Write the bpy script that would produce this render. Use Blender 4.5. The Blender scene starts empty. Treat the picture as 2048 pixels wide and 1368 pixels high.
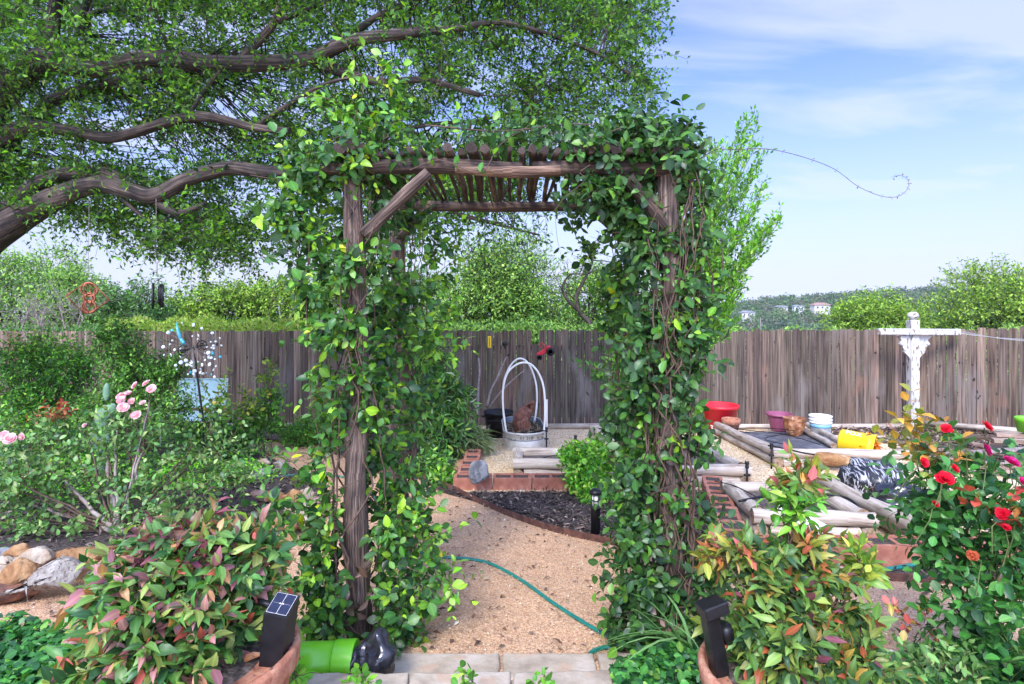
import bpy, bmesh, math, random
import numpy as np
from mathutils import Vector, Matrix, noise
R = math.radians
sc = bpy.context.scene
F = 1200.0; CX = 1024.0; HY = 600.0; EZ = 1.4        # focal length in photo pixels, horizon row, eye height
# ------------------------------------------------------------------ camera, sky, sun, exposure
cam = bpy.data.cameras.new('camera'); co = bpy.data.objects.new('camera', cam); sc.collection.objects.link(co)
cam.sensor_width = 36; cam.lens = 36*F/2048; cam.shift_y = -(684-HY)/2048
co.location = (0, 0, EZ); co.rotation_euler = (R(90), 0, 0); cam.clip_end = 3000; cam.clip_start = .05
sc.camera = co
SUN_EL, SUN_AZ = 43, 198      # azimuth clockwise from +Y (behind the camera, to the left)
w = bpy.data.worlds.new("World"); sc.world = w; w.use_nodes = True
nt = w.node_tree; N = nt.nodes; Lk = nt.links
for n_ in list(N): N.remove(n_)
out = N.new('ShaderNodeOutputWorld'); bg = N.new('ShaderNodeBackground'); bg.inputs[1].default_value = .15
sky = N.new('ShaderNodeTexSky'); sky.sky_type = 'NISHITA'; sky.sun_disc = False
sky.sun_elevation = R(SUN_EL); sky.sun_rotation = R(SUN_AZ); sky.air_density = 1.3; sky.dust_density = 1.6; sky.ozone_density = 2.5
tc = N.new('ShaderNodeTexCoord'); sep = N.new('ShaderNodeSeparateXYZ'); Lk.new(tc.outputs['Generated'], sep.inputs[0])
def wm(op, a, b=None, clamp=False):
    m = N.new('ShaderNodeMath'); m.operation = op; m.use_clamp = clamp
    for i, v in enumerate((a, b)):
        if v is None: continue
        if isinstance(v, (int, float)): m.inputs[i].default_value = v
        else: Lk.new(v, m.inputs[i])
    return m.outputs[0]
zz = wm('ADD', wm('MAXIMUM', sep.outputs[2], 0.0), .12)
comb = N.new('ShaderNodeCombineXYZ')
Lk.new(wm('MULTIPLY', wm('DIVIDE', sep.outputs[0], zz), .55), comb.inputs[0]); Lk.new(wm('MULTIPLY', wm('DIVIDE', sep.outputs[1], zz), 1.5), comb.inputs[1])
mp = N.new('ShaderNodeMapping'); mp.inputs['Rotation'].default_value = (0, 0, R(20)); mp.inputs['Location'].default_value = (1.3, .6, 0); Lk.new(comb.outputs[0], mp.inputs[0])
nz = N.new('ShaderNodeTexNoise'); nz.inputs['Scale'].default_value = 1.1; nz.inputs['Detail'].default_value = 9; nz.inputs['Roughness'].default_value = .55; nz.inputs['Distortion'].default_value = .5
Lk.new(mp.outputs[0], nz.inputs[0])
cr = N.new('ShaderNodeValToRGB'); cr.color_ramp.elements[0].position = .36; cr.color_ramp.elements[0].color = (0, 0, 0, 1); cr.color_ramp.elements[1].position = .58; cr.color_ramp.elements[1].color = (.85, .85, .85, 1)
Lk.new(nz.outputs[0], cr.inputs[0])
veil = wm('MULTIPLY', wm('POWER', wm('SUBTRACT', 1.0, wm('MULTIPLY', wm('MAXIMUM', sep.outputs[2], 0), 1.9), True), 1.7), .9)
fac = wm('MAXIMUM', wm('MULTIPLY', cr.outputs[0], .75), veil, True)
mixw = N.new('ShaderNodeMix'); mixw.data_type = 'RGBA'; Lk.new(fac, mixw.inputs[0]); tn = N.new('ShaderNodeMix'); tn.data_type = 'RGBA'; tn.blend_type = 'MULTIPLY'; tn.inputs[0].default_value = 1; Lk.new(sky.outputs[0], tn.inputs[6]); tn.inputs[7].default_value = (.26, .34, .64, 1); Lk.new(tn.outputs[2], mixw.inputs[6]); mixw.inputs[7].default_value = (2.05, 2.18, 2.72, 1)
sky_fill = wm('ADD', 1.0, wm('ADD', wm('MULTIPLY', wm('MAXIMUM', wm('SUBTRACT', .1, sep.outputs[1]), 0), 2.0), wm('MULTIPLY', wm('MAXIMUM', wm('SUBTRACT', sep.outputs[2], .5), 0), 2.4)))   # added fill light: sky brightened behind the camera and overhead, outside the view
gm = N.new('ShaderNodeVectorMath'); gm.operation = 'SCALE'; Lk.new(mixw.outputs[2], gm.inputs[0]); Lk.new(sky_fill, gm.inputs[3]); Lk.new(gm.outputs[0], bg.inputs[0]); Lk.new(bg.outputs[0], out.inputs[0])
sl = bpy.data.lights.new('sun', 'SUN'); sl.energy = 1.5; sl.angle = R(18); sl.color = (1, .95, .88)
so = bpy.data.objects.new('sun', sl); sc.collection.objects.link(so)
_s = Vector((math.sin(R(SUN_AZ))*math.cos(R(SUN_EL)), math.cos(R(SUN_AZ))*math.cos(R(SUN_EL)), math.sin(R(SUN_EL))))
so.rotation_euler = _s.to_track_quat('Z', 'Y').to_euler(); so.location = (0, 0, 30)
sc.view_settings.view_transform = 'Standard'; sc.view_settings.look = 'None'; sc.view_settings.exposure = 1.6; sc.view_settings.gamma = 1
# ------------------------------------------------------------------ geometry of the place
def gz(y, x=0): return .01-.089*y if y < 13 else (-1.147-(y-13)*.02 if y < 60 else -2.1-(y-60)*.1)
def P(px, py, d): return Vector(((px-CX)*d/F, d, EZ-(py-HY)*d/F))
def G(px, py, h=0):                                      # the ground point (or height h above it) seen at a photo pixel
    d = (1.39-h)/((py-HY)/F-.089); return Vector(((px-CX)*d/F, d, .01-.089*d+h))
def D(px, d, h=0): return Vector(((px-CX)*d/F, d, gz(d)+h))
# ------------------------------------------------------------------ object helpers
LOC = {}
def tag(o, label=None, cat=None, group=None, kind=None):
    if label: o['label'] = label
    if cat: o['category'] = cat
    if group: o['group'] = group
    if kind: o['kind'] = kind
    return o
def thing(name, label, cat, loc=(0, 0, 0), group=None, kind=None):
    o = bpy.data.objects.new(name, None); sc.collection.objects.link(o); o.location = loc; o.empty_display_size = .1
    LOC[o.name] = Vector(loc); return tag(o, label, cat, group, kind)
def link(name, me, mat, parent=None, origin=None):
    o = bpy.data.objects.new(name, me); sc.collection.objects.link(o)
    if mat: me.materials.append(mat)
    if parent: o.parent = parent; org = LOC[parent.name]
    else:
        org = Vector(origin) if origin is not None else Vector((0, 0, 0)); o.location = org
    LOC[o.name] = org
    if org.length > 0: me.transform(Matrix.Translation(-org))
    return o
def rotm(rx=0, ry=0, rz=0): return (Matrix.Rotation(R(rz), 3, 'Z') @ Matrix.Rotation(R(ry), 3, 'Y') @ Matrix.Rotation(R(rx), 3, 'X'))
class MB:
    def __init__(s): s.v = []; s.f = []; s.uv = []; s.sm = []; s.c = []; s.col = None
    def face(s, idx, uv=None, sm=False):
        s.f.append(tuple(idx)); s.uv.append(uv); s.sm.append(sm); s.c.append(s.col)
    def box(s, c, sz, m=None, bev=0):
        m = m or Matrix.Identity(3); c = Vector(c); b = len(s.v); hx, hy, hz = sz[0]/2, sz[1]/2, sz[2]/2
        if bev:
            e = bev; prof = [(-hx+e, -hy), (hx-e, -hy), (hx, -hy+e), (hx, hy-e), (hx-e, hy), (-hx+e, hy), (-hx, hy-e), (-hx, -hy+e)]
            for z, k in ((-hz, e), (-hz+e, 0), (hz-e, 0), (hz, e)):
                for x, y in prof: s.v.append(c+m @ Vector((x*(1-k/hx*.99), y*(1-k/hy*.99), z)))
            for r in range(3):
                for i in range(8): j = (i+1) % 8; s.face((b+r*8+i, b+r*8+j, b+r*8+8+j, b+r*8+8+i))
            s.face([b+7-i for i in range(8)]); s.face([b+24+i for i in range(8)]); return
        for x in (-hx, hx):
            for y in (-hy, hy):
                for z in (-hz, hz): s.v.append(c+m @ Vector((x, y, z)))
        for q in ((0, 1, 3, 2), (4, 6, 7, 5), (0, 4, 5, 1), (2, 3, 7, 6), (0, 2, 6, 4), (1, 5, 7, 3)): s.face([b+i for i in q])
    def tube(s, path, r, n=8, caps=True, rough=0, closed=False, rs=1):
        path = [Vector(p) for p in path]; m = len(path)
        rr = list(r) if hasattr(r, '__len__') else [r]*m
        if len(rr) != m: rr = list(np.interp(np.linspace(0, 1, m), np.linspace(0, 1, len(rr)), rr))
        t0 = (path[1]-path[0]).normalized(); u = t0.orthogonal().normalized(); b = len(s.v); L = 0; Ls = []
        for i, p in enumerate(path):
            a = path[max(i-1, 0)]; c = path[min(i+1, m-1)]
            if closed: a = path[i-1]; c = path[(i+1) % m]
            t = (c-a); t = t.normalized() if t.length > 1e-9 else t0
            u = (u-t*u.dot(t)); u = u.normalized() if u.length > 1e-6 else t.orthogonal().normalized(); w_ = t.cross(u)
            if i: L += (path[i]-path[i-1]).length
            Ls.append(L)
            for k in range(n):
                an = 2*math.pi*k/n; q = rr[i]
                if rough: q *= 1+rough*noise.noise(Vector((p.x*rs*3+math.cos(an)*2.5, p.y*rs*3+math.sin(an)*2.5, p.z*rs*3)))*2
                s.v.append(p+(u*math.cos(an)+w_*math.sin(an))*q)
        for i in range(m if closed else m-1):
            j = (i+1) % m; r0 = rr[i]
            for k in range(n):
                k2 = (k+1) % n; v0 = k/n*6.28*r0; v1 = (k+1)/n*6.28*r0
                s.face((b+i*n+k, b+i*n+k2, b+j*n+k2, b+j*n+k), ((Ls[i], v0), (Ls[i], v1), (Ls[j], v1), (Ls[j], v0)), True)
        if caps and not closed:
            s.face([b+n-1-k for k in range(n)]); s.face([b+(m-1)*n+k for k in range(n)])
    def lathe(s, c, prof, n=28, m=None, scal=None, sm=True):
        m = m or Matrix.Identity(3); c = Vector(c); b = len(s.v)
        for r, z in prof:
            for k in range(n):
                a = 2*math.pi*k/n; q = r*(scal(a, z) if scal else 1); s.v.append(c+m @ Vector((q*math.cos(a), q*math.sin(a), z)))
        for i in range(len(prof)-1):
            for k in range(n): k2 = (k+1) % n; s.face((b+i*n+k, b+i*n+k2, b+(i+1)*n+k2, b+(i+1)*n+k), None, sm)
        if prof[0][0] > 1e-4: s.face([b+n-1-k for k in range(n)])
        if prof[-1][0] > 1e-4: s.face([b+(len(prof)-1)*n+k for k in range(n)])
    def ball(s, c, r, n=10, m=None, amp=0, fr=3, seed=0):
        m = m or Matrix.Identity(3); rr = r if hasattr(r, '__len__') else (r, r, r); b = len(s.v); h = n//2+1; c = Vector(c)
        for i in range(h+1):
            th = math.pi*i/h
            for k in range(n):
                a = 2*math.pi*k/n; d = Vector((math.sin(th)*math.cos(a), math.sin(th)*math.sin(a), math.cos(th)))
                q = 1+amp*noise.noise(d*fr+Vector((seed*7.3, 0, 0)))
                s.v.append(c+m @ Vector((d.x*rr[0]*q, d.y*rr[1]*q, d.z*rr[2]*q)))
        for i in range(h):
            for k in range(n): k2 = (k+1) % n; s.face((b+i*n+k, b+(i+1)*n+k, b+(i+1)*n+k2, b+i*n+k2), None, True)
    def poly(s, pts, sm=False):
        b = len(s.v); s.v += [Vector(p) for p in pts]; s.face(range(b, b+len(pts)), None, sm)
    def prism(s, pts, dvec):                              # closed outline extruded along a vector
        b = len(s.v); n = len(pts); dvec = Vector(dvec); s.v += [Vector(p) for p in pts]+[Vector(p)+dvec for p in pts]
        s.face(range(b, b+n)); s.face(range(b+2*n-1, b+n-1, -1))
        for i in range(n): j = (i+1) % n; s.face((b+j, b+i, b+n+i, b+n+j))
    def build(s, name, mat, parent=None, origin=None):
        me = bpy.data.meshes.new(name); me.from_pydata([tuple(v) for v in s.v], [], s.f)
        if any(u is not None for u in s.uv):
            ul = me.uv_layers.new(name='UVMap'); li = 0
            for f, u in zip(s.f, s.uv):
                if u is not None:
                    for k, q in enumerate(u): ul.data[li+k].uv = q
                li += len(f)
        me.polygons.foreach_set('use_smooth', s.sm)
        if any(c is not None for c in s.c):
            at = me.attributes.new('col', 'FLOAT_COLOR', 'FACE')
            at.data.foreach_set('color', np.array([(*(c or (1, 1, 1)), 1) for c in s.c], np.float32).ravel())
        if origin is None and parent is None:
            a = np.array([tuple(v) for v in s.v]); origin = ((a[:, 0].min()+a[:, 0].max())/2, (a[:, 1].min()+a[:, 1].max())/2, a[:, 2].min())
        me.update(); return link(name, me, mat, parent, origin)
def smooth_path(pts, n=6):
    pts = [Vector(p) for p in pts]; o = []; q = [pts[0]*2-pts[1]]+pts+[pts[-1]*2-pts[-2]]
    for i in range(1, len(q)-2):
        for k in range(n):
            t = k/n; a, b, c, d = q[i-1:i+3]
            o.append(.5*((2*b)+(c-a)*t+(2*a-5*b+4*c-d)*t*t+(3*b-a-3*c+d)*t**3))
    o.append(pts[-1]); return o
# ------------------------------------------------------------------ materials
def base_mat(name, rough=.7, metallic=0):
    m = bpy.data.materials.new(name); m.use_nodes = True; b = m.node_tree.nodes['Principled BSDF']
    b.inputs['Roughness'].default_value = rough; b.inputs['Metallic'].default_value = metallic; return m, m.node_tree.nodes, m.node_tree.links, b
def ramp(n, cols, pos=None):
    r = n.new('ShaderNodeValToRGB'); e = r.color_ramp.elements
    pos = pos or [i/(len(cols)-1) for i in range(len(cols))]
    while len(e) < len(cols): e.new(.5)
    for i, c in enumerate(cols): e[i].position = pos[i]; e[i].color = (*c, 1)
    return r
def pm(name, cols, scale=8, rough=.7, bump=.2, detail=6, metallic=0, stretch=(1, 1, 1), uv=False, pos=None, tint=False, bscale=None, dist=0, coat=0, spots=None):
    m, n, l, b = base_mat(name, rough, metallic)
    t = n.new('ShaderNodeTexCoord'); mpn = n.new('ShaderNodeMapping'); mpn.inputs['Scale'].default_value = stretch
    l.new(t.outputs['UV' if uv else 'Object'], mpn.inputs[0])
    nz = n.new('ShaderNodeTexNoise'); nz.inputs['Scale'].default_value = scale; nz.inputs['Detail'].default_value = detail; nz.inputs['Roughness'].default_value = .62; nz.inputs['Distortion'].default_value = dist
    l.new(mpn.outputs[0], nz.inputs[0])
    r = ramp(n, cols, pos or list(np.linspace(.32, .68, len(cols)))); l.new(nz.outputs[0], r.inputs[0]); c = r.outputs[0]
    if spots:
        sc_, thr, sp = spots; v = n.new('ShaderNodeTexNoise'); v.inputs['Scale'].default_value = sc_; v.inputs['Detail'].default_value = 3; l.new(mpn.outputs[0], v.inputs[0])
        rr = ramp(n, [(0, 0, 0), (1, 1, 1)], [thr, thr+.05]); l.new(v.outputs[0], rr.inputs[0])
        mx = n.new('ShaderNodeMix'); mx.data_type = 'RGBA'; l.new(rr.outputs[0], mx.inputs[0]); l.new(c, mx.inputs[6]); mx.inputs[7].default_value = (*sp, 1); c = mx.outputs[2]
    if tint:
        a = n.new('ShaderNodeAttribute'); a.attribute_name = 'col'; mx = n.new('ShaderNodeMix'); mx.data_type = 'RGBA'; mx.blend_type = 'MULTIPLY'; mx.inputs[0].default_value = 1
        l.new(c, mx.inputs[6]); l.new(a.outputs['Color'], mx.inputs[7]); c = mx.outputs[2]
    l.new(c, b.inputs['Base Color'])
    if bump:
        h = nz.outputs[0]
        if bscale: nb = n.new('ShaderNodeTexNoise'); nb.inputs['Scale'].default_value = bscale; nb.inputs['Detail'].default_value = 5; l.new(mpn.outputs[0], nb.inputs[0]); h = nb.outputs[0]
        bp = n.new('ShaderNodeBump'); bp.inputs['Strength'].default_value = bump; bp.inputs['Distance'].default_value = .02; l.new(h, bp.inputs['Height']); l.new(bp.outputs[0], b.inputs['Normal'])
    if coat: b.inputs['Coat Weight'].default_value = coat
    return m
def leafmat(name, rough=.45, trans=.35, spec=.5, ttint=(1.25, 1.5, .5)):
    m, n, l, b = base_mat(name, rough); b.inputs['Specular IOR Level'].default_value = spec
    a = n.new('ShaderNodeAttribute'); a.attribute_name = 'col'
    v = n.new('ShaderNodeAttribute'); v.attribute_name = 'v'
    vr = ramp(n, [(1.35, 1.35, 1.15), (1, 1, 1)], [0, .35]); l.new(v.outputs['Fac'], vr.inputs[0])
    mx = n.new('ShaderNodeMix'); mx.data_type = 'RGBA'; mx.blend_type = 'MULTIPLY'; mx.inputs[0].default_value = 1
    l.new(a.outputs['Color'], mx.inputs[6]); l.new(vr.outputs[0], mx.inputs[7]); l.new(mx.outputs[2], b.inputs['Base Color'])
    tr = n.new('ShaderNodeBsdfTranslucent'); m2 = n.new('ShaderNodeMix'); m2.data_type = 'RGBA'; m2.blend_type = 'MULTIPLY'; m2.inputs[0].default_value = 1
    l.new(mx.outputs[2], m2.inputs[6]); m2.inputs[7].default_value = (*ttint, 1); l.new(m2.outputs[2], tr.inputs[0])
    ms = n.new('ShaderNodeMixShader'); ms.inputs[0].default_value = trans; l.new(b.outputs[0], ms.inputs[1]); l.new(tr.outputs[0], ms.inputs[2])
    l.new(ms.outputs[0], n['Material Output'].inputs[0]); return m
def grain_mat(name, cols, s=1.0, bump=.5, rough=.85, big=None):   # wood whose grain runs along a tube's length
    m, n, l, b = base_mat(name, rough); t = n.new('ShaderNodeTexCoord'); mpn = n.new('ShaderNodeMapping'); mpn.inputs['Scale'].default_value = (4*s, 85*s, 1); l.new(t.outputs['UV'], mpn.inputs[0])
    nz = n.new('ShaderNodeTexNoise'); nz.inputs['Scale'].default_value = 1; nz.inputs['Detail'].default_value = 7; nz.inputs['Distortion'].default_value = .35; l.new(mpn.outputs[0], nz.inputs[0])
    n2 = n.new('ShaderNodeTexNoise'); n2.inputs['Scale'].default_value = 5; n2.inputs['Detail'].default_value = 5; l.new(t.outputs['Object'], n2.inputs[0])
    ad = n.new('ShaderNodeMath'); ad.operation = 'MULTIPLY_ADD'; ad.inputs[1].default_value = .5; l.new(n2.outputs[0], ad.inputs[0])
    sb = n.new('ShaderNodeMath'); sb.operation = 'MULTIPLY_ADD'; sb.inputs[1].default_value = .95; sb.inputs[2].default_value = -.22; l.new(nz.outputs[0], sb.inputs[0]); l.new(sb.outputs[0], ad.inputs[2])
    r = ramp(n, cols, list(np.linspace(.3, .68, len(cols)))); l.new(ad.outputs[0], r.inputs[0]); l.new(r.outputs[0], b.inputs['Base Color'])
    bp = n.new('ShaderNodeBump'); bp.inputs['Strength'].default_value = bump; bp.inputs['Distance'].default_value = .012; l.new(nz.outputs[0], bp.inputs['Height']); l.new(bp.outputs[0], b.inputs['Normal']); return m
def gravel_mat(name, cols, scale=95, patch=((.86, .86, .86), (1.08, 1.05, 1.0))):
    m, n, l, b = base_mat(name, .9); t = n.new('ShaderNodeTexCoord')
    v = n.new('ShaderNodeTexVoronoi'); v.inputs['Scale'].default_value = scale; l.new(t.outputs['Object'], v.inputs[0])
    sp = n.new('ShaderNodeSeparateColor'); l.new(v.outputs['Color'], sp.inputs[0]); r = ramp(n, cols); l.new(sp.outputs[0], r.inputs[0])
    n2 = n.new('ShaderNodeTexNoise'); n2.inputs['Scale'].default_value = 2.2; n2.inputs['Detail'].default_value = 8; n2.inputs['Roughness'].default_value = .7; l.new(t.outputs['Object'], n2.inputs[0]); r2 = ramp(n, patch, [.35, .62]); l.new(n2.outputs[0], r2.inputs[0])
    mx = n.new('ShaderNodeMix'); mx.data_type = 'RGBA'; mx.blend_type = 'MULTIPLY'; mx.inputs[0].default_value = 1; l.new(r.outputs[0], mx.inputs[6]); l.new(r2.outputs[0], mx.inputs[7]); l.new(mx.outputs[2], b.inputs['Base Color'])
    bp = n.new('ShaderNodeBump'); bp.inputs['Strength'].default_value = .55; bp.inputs['Distance'].default_value = .006; bp.invert = True; l.new(v.outputs['Distance'], bp.inputs['Height'])
    b2 = n.new('ShaderNodeBump'); b2.inputs['Strength'].default_value = .6; b2.inputs['Distance'].default_value = .06; l.new(n2.outputs[0], b2.inputs['Height']); l.new(b2.outputs[0], bp.inputs['Normal']); l.new(bp.outputs[0], b.inputs['Normal']); return m
M = {}
M['gravel'] = gravel_mat('path gravel', [(.36, .19, .095), (.49, .28, .15), (.57, .345, .19), (.63, .405, .235), (.74, .53, .35)], 150)
M['yard'] = gravel_mat('pale yard gravel', [(.34, .22, .10), (.55, .38, .2), (.68, .5, .28), (.78, .62, .4), (.9, .78, .58)], 70)
M['mulchbed'] = pm('dark mulch', [(.014, .010, .008), (.055, .038, .031), (.13, .095, .078)], 45, .9, .8)
M['chip'] = pm('mulch chip', [(.6, .6, .6), (1.0, 1.0, 1.0)], 30, .85, .2, tint=True)
M['soil'] = pm('bed soil', [(.03, .022, .018), (.10, .075, .06), (.24, .19, .15)], 38, .95, .9)
M['debris'] = pm('brown debris soil', [(.035, .022, .015), (.13, .085, .06), (.3, .21, .15)], 24, .95, .9)
M['land'] = pm('far grassland', [(.05, .08, .02), (.10, .15, .04)], .5, .9, .1)
M['hill'] = pm('hill scrub', [(.05, .075, .03), (.11, .13, .06)], .06, .9, .1)
M['fence'] = None
M['log'] = grain_mat('weathered landscape log', [(.20, .15, .11), (.36, .29, .22), (.45, .38, .30), (.54, .47, .39)], .55, .18)
M['logend'] = pm('log end grain', [(.10, .06, .035), (.26, .17, .10), (.4, .29, .19)], 40, .9, .3)
M['cedar'] = grain_mat('cedar post', [(.015, .010, .008), (.065, .042, .030), (.15, .10, .074), (.29, .215, .16)], 1.0, 1.0)
M['cedardark'] = grain_mat('dark cedar branch', [(.014, .009, .007), (.055, .034, .024), (.14, .09, .06)], 1.0, 1.0)
M['cedarpeeled'] = grain_mat('peeled cedar', [(.018, .010, .006), (.11, .060, .036), (.26, .165, .10)], 1.0, .9)  # own tone of the peeled front log
M['bark'] = grain_mat('oak bark', [(.006, .0045, .004), (.022, .014, .010), (.055, .037, .027), (.12, .088, .066)], .55, 1.0)
M['stem'] = pm('woody stem', [(.05, .028, .018), (.14, .085, .055)], 30, .8, .2)
M['stemgreen'] = pm('green stem', [(.06, .10, .025), (.14, .17, .05)], 30, .7, .1)
M['deadwood'] = pm('dead twig', [(.16, .12, .10), (.36, .3, .26)], 20, .9, .2)
M['leafglossy'] = leafmat('vine leaf', .38, .25, .38)
M['leaf'] = leafmat('shrub leaf', .42, .32, .45)
M['oakleaf'] = leafmat('oak leaf', .45, .5, .4)
M['farleaf'] = leafmat('distant leaf', .6, .35, .3)
M['petal'] = leafmat('petal', .5, .3, .2, (1.1, 1, 1))
M['brick'] = pm('terracotta block', [(.25, .085, .05), (.35, .13, .078), (.46, .23, .155)], 9, .85, .25, bscale=60)
M['terracotta'] = pm('terracotta pot', [(.24, .085, .045), (.40, .165, .09), (.5, .27, .17)], 22, .92, .5, spots=(34, .62, (.13, .06, .04)))
M['flakepot'] = pm('flaking terracotta', [(.32, .10, .05), (.48, .19, .11)], 14, .7, .2, spots=(26, .55, (.015, .012, .012)))
M['stone'] = pm('flagstone', [(.25, .19, .13), (.38, .31, .22), (.48, .41, .32)], 5, .85, .3, bscale=30, spots=(7, .6, (.42, .3, .2)))
def rockm(name, cols, sp=None): return pm(name, [tuple(v*.68 for v in c) for c in cols], 6, .9, .9, detail=12, bscale=30, spots=sp, dist=.6, pos=[.36, .5, .64])
RK = dict(ochre=rockm('ochre stone', [(.28, .12, .04), (.5, .27, .11), (.66, .45, .25)]), cream=rockm('cream stone', [(.4, .27, .16), (.6, .48, .34), (.7, .62, .5)]),
          grey=rockm('speckled grey stone', [(.3, .25, .19), (.48, .43, .36), (.58, .53, .46)], (60, .57, (.16, .12, .09))), rust=rockm('rust brown stone', [(.08, .04, .03), (.22, .09, .05), (.42, .2, .09)]),
          pink=rockm('pinkish stone', [(.32, .17, .13), (.5, .34, .27), (.66, .52, .45)]), lime=rockm('grey limestone', [(.14, .14, .14), (.32, .32, .32), (.5, .49, .47)]))
M['edging'] = pm('rusty steel edging', [(.03, .014, .01), (.09, .035, .022), (.16, .07, .04)], 20, .8, .1)
M['hose'] = pm('green hose', [(.008, .13, .10), (.015, .2, .155)], 30, .32, .05)
M['blackplastic'] = pm('black plastic', [(.006, .006, .007), (.014, .014, .016)], 20, .4, .03)
M['bagblack'] = pm('black bag film', [(.01, .01, .012), (.03, .03, .036)], 30, .16, .5, bscale=9)
M['blackplastic'].node_tree.nodes['Principled BSDF'].inputs['Specular IOR Level'].default_value = .3
M['pvc'] = pm('white pvc', [(.72, .69, .62), (.82, .79, .73)], 8, .45, .03)
M['galv'] = pm('galvanized tank', [(.42, .41, .37), (.55, .54, .49), (.64, .62, .57)], 6, .5, .05, metallic=.25)
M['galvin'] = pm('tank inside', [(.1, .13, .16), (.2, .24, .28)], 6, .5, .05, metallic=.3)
M['rust'] = pm('rusty sheet metal', [(.06, .022, .014), (.17, .065, .04), (.3, .14, .09)], 14, .75, .3, metallic=.2)
M['copper'] = pm('copper ribbon', [(.2, .055, .025), (.36, .12, .06)], 14, .35, .05, metallic=.6)
M['red'] = pm('red plastic', [(.55, .012, .02), (.72, .02, .03)], 5, .4, .04)
M['orange'] = pm('orange plastic', [(.7, .08, .02), (.85, .13, .03)], 5, .4, .04)
M['purple'] = pm('purple plastic', [(.2, .045, .085), (.3, .08, .14)], 6, .45, .05)
M['glazed'] = pm('brown glazed pot', [(.12, .04, .015), (.28, .11, .045), (.5, .27, .14)], 16, .3, .1)
M['yellow'] = pm('yellow plastic', [(.8, .5, .01), (.88, .6, .015)], 4, .38, .04)
M['white'] = pm('white plastic', [(.66, .66, .63), (.78, .78, .76)], 6, .45, .04)
M['blue'] = pm('blue print', [(.1, .3, .45), (.25, .48, .6)], 40, .5, 0)
M['print'] = pm('dark print', [(.02, .02, .02), (.04, .04, .04)], 10, .6, 0)
M['paleprint'] = pm('pale print', [(.75, .7, .6), (.85, .82, .75)], 10, .6, 0)
M['lime'] = pm('lime green plastic', [(.12, .42, .012), (.17, .52, .02)], 4, .33, .04)
M['whitepaint'] = pm('flaking white paint', [(.40, .385, .35), (.56, .54, .50)], 9, .75, .3, stretch=(1, 1, .25), spots=(30, .57, (.16, .11, .08)))
M['fabric'] = pm('weed fabric', [(.035, .037, .042), (.09, .092, .1), (.2, .2, .21)], 6, .6, .5, dist=1.2)
M['panel'] = pm('solar cell', [(.006, .009, .025), (.014, .02, .05)], 60, .3, 0)
M['bluechair'] = pm('pale blue enamel', [(.5, .72, .74), (.62, .82, .83)], 5, .35, .04)
M['shell'] = pm('house wall', [(.5, .45, .38), (.62, .57, .5)], .4, .9, .05)
M['roofgrey'] = pm('grey shingle', [(.16, .16, .17), (.26, .26, .27)], .6, .9, .1)
M['roofred'] = pm('red tile roof', [(.26, .13, .10), (.36, .2, .16)], .6, .9, .1)
M['darkglass'] = pm('dark window', [(.03, .04, .05), (.06, .07, .08)], 2, .15, 0)
M['cactus'] = pm('cactus pad', [(.10, .2, .11), (.16, .28, .17)], 12, .6, .1)
m_, n_, l_, b_ = base_mat('clear glass disc', .08); b_.inputs['Base Color'].default_value = (.6, .66, .68, 1); M['disc'] = m_
m_, n_, l_, b_ = base_mat('blue glass disc', .1); b_.inputs['Base Color'].default_value = (.08, .4, .5, 1); M['discblue'] = m_
def fence_mat():
    m, n, l, b = base_mat('weathered fence picket', .85); t = n.new('ShaderNodeTexCoord')
    def nzn(stretch, s, d=6, dist=0):
        mpn = n.new('ShaderNodeMapping'); mpn.inputs['Scale'].default_value = stretch; l.new(t.outputs['Object'], mpn.inputs[0])
        q = n.new('ShaderNodeTexNoise'); q.inputs['Scale'].default_value = s; q.inputs['Detail'].default_value = d; q.inputs['Distortion'].default_value = dist; l.new(mpn.outputs[0], q.inputs[0]); return q.outputs[0]
    def mix(a, b2, f, mode='MIX'):
        mx = n.new('ShaderNodeMix'); mx.data_type = 'RGBA'; mx.blend_type = mode
        if isinstance(f, (int, float)): mx.inputs[0].default_value = f
        else: l.new(f, mx.inputs[0])
        l.new(a, mx.inputs[6])
        if isinstance(b2, tuple): mx.inputs[7].default_value = (*b2, 1)
        else: l.new(b2, mx.inputs[7])
        return mx.outputs[2]
    g = nzn((1, 1, .035), 38, 8, .3); r = ramp(n, [(.022, .015, .012), (.082, .062, .050), (.17, .14, .118)], [.3, .48, .75]); l.new(g, r.inputs[0]); c = r.outputs[0]
    a = n.new('ShaderNodeAttribute'); a.attribute_name = 'col'; c = mix(c, a.outputs['Color'], 1.0, 'MULTIPLY')
    st = nzn((1, 1, .3), 2.1, 4); rs = ramp(n, [(0, 0, 0), (1, 1, 1)], [.58, .72]); l.new(st, rs.inputs[0]); c = mix(c, (.19, .16, .14), rs.outputs[0])      # grey bleached areas
    st2 = nzn((1, 1, .45), 1.5, 5); rs2 = ramp(n, [(0, 0, 0), (.8, .8, .8)], [.63, .72]); l.new(st2, rs2.inputs[0]); c = mix(c, (.25, .125, .075), rs2.outputs[0])      # rusty brown stains
    kn = nzn((1, 1, .6), 11, 2); rk = ramp(n, [(0, 0, 0), (1, 1, 1)], [.69, .72]); l.new(kn, rk.inputs[0]); c = mix(c, (.03, .02, .016), rk.outputs[0])
    l.new(c, b.inputs['Base Color']); bp = n.new('ShaderNodeBump'); bp.inputs['Strength'].default_value = .5; bp.inputs['Distance'].default_value = .01; l.new(g, bp.inputs['Height']); l.new(bp.outputs[0], b.inputs['Normal']); return m
M['fence'] = fence_mat()
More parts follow.
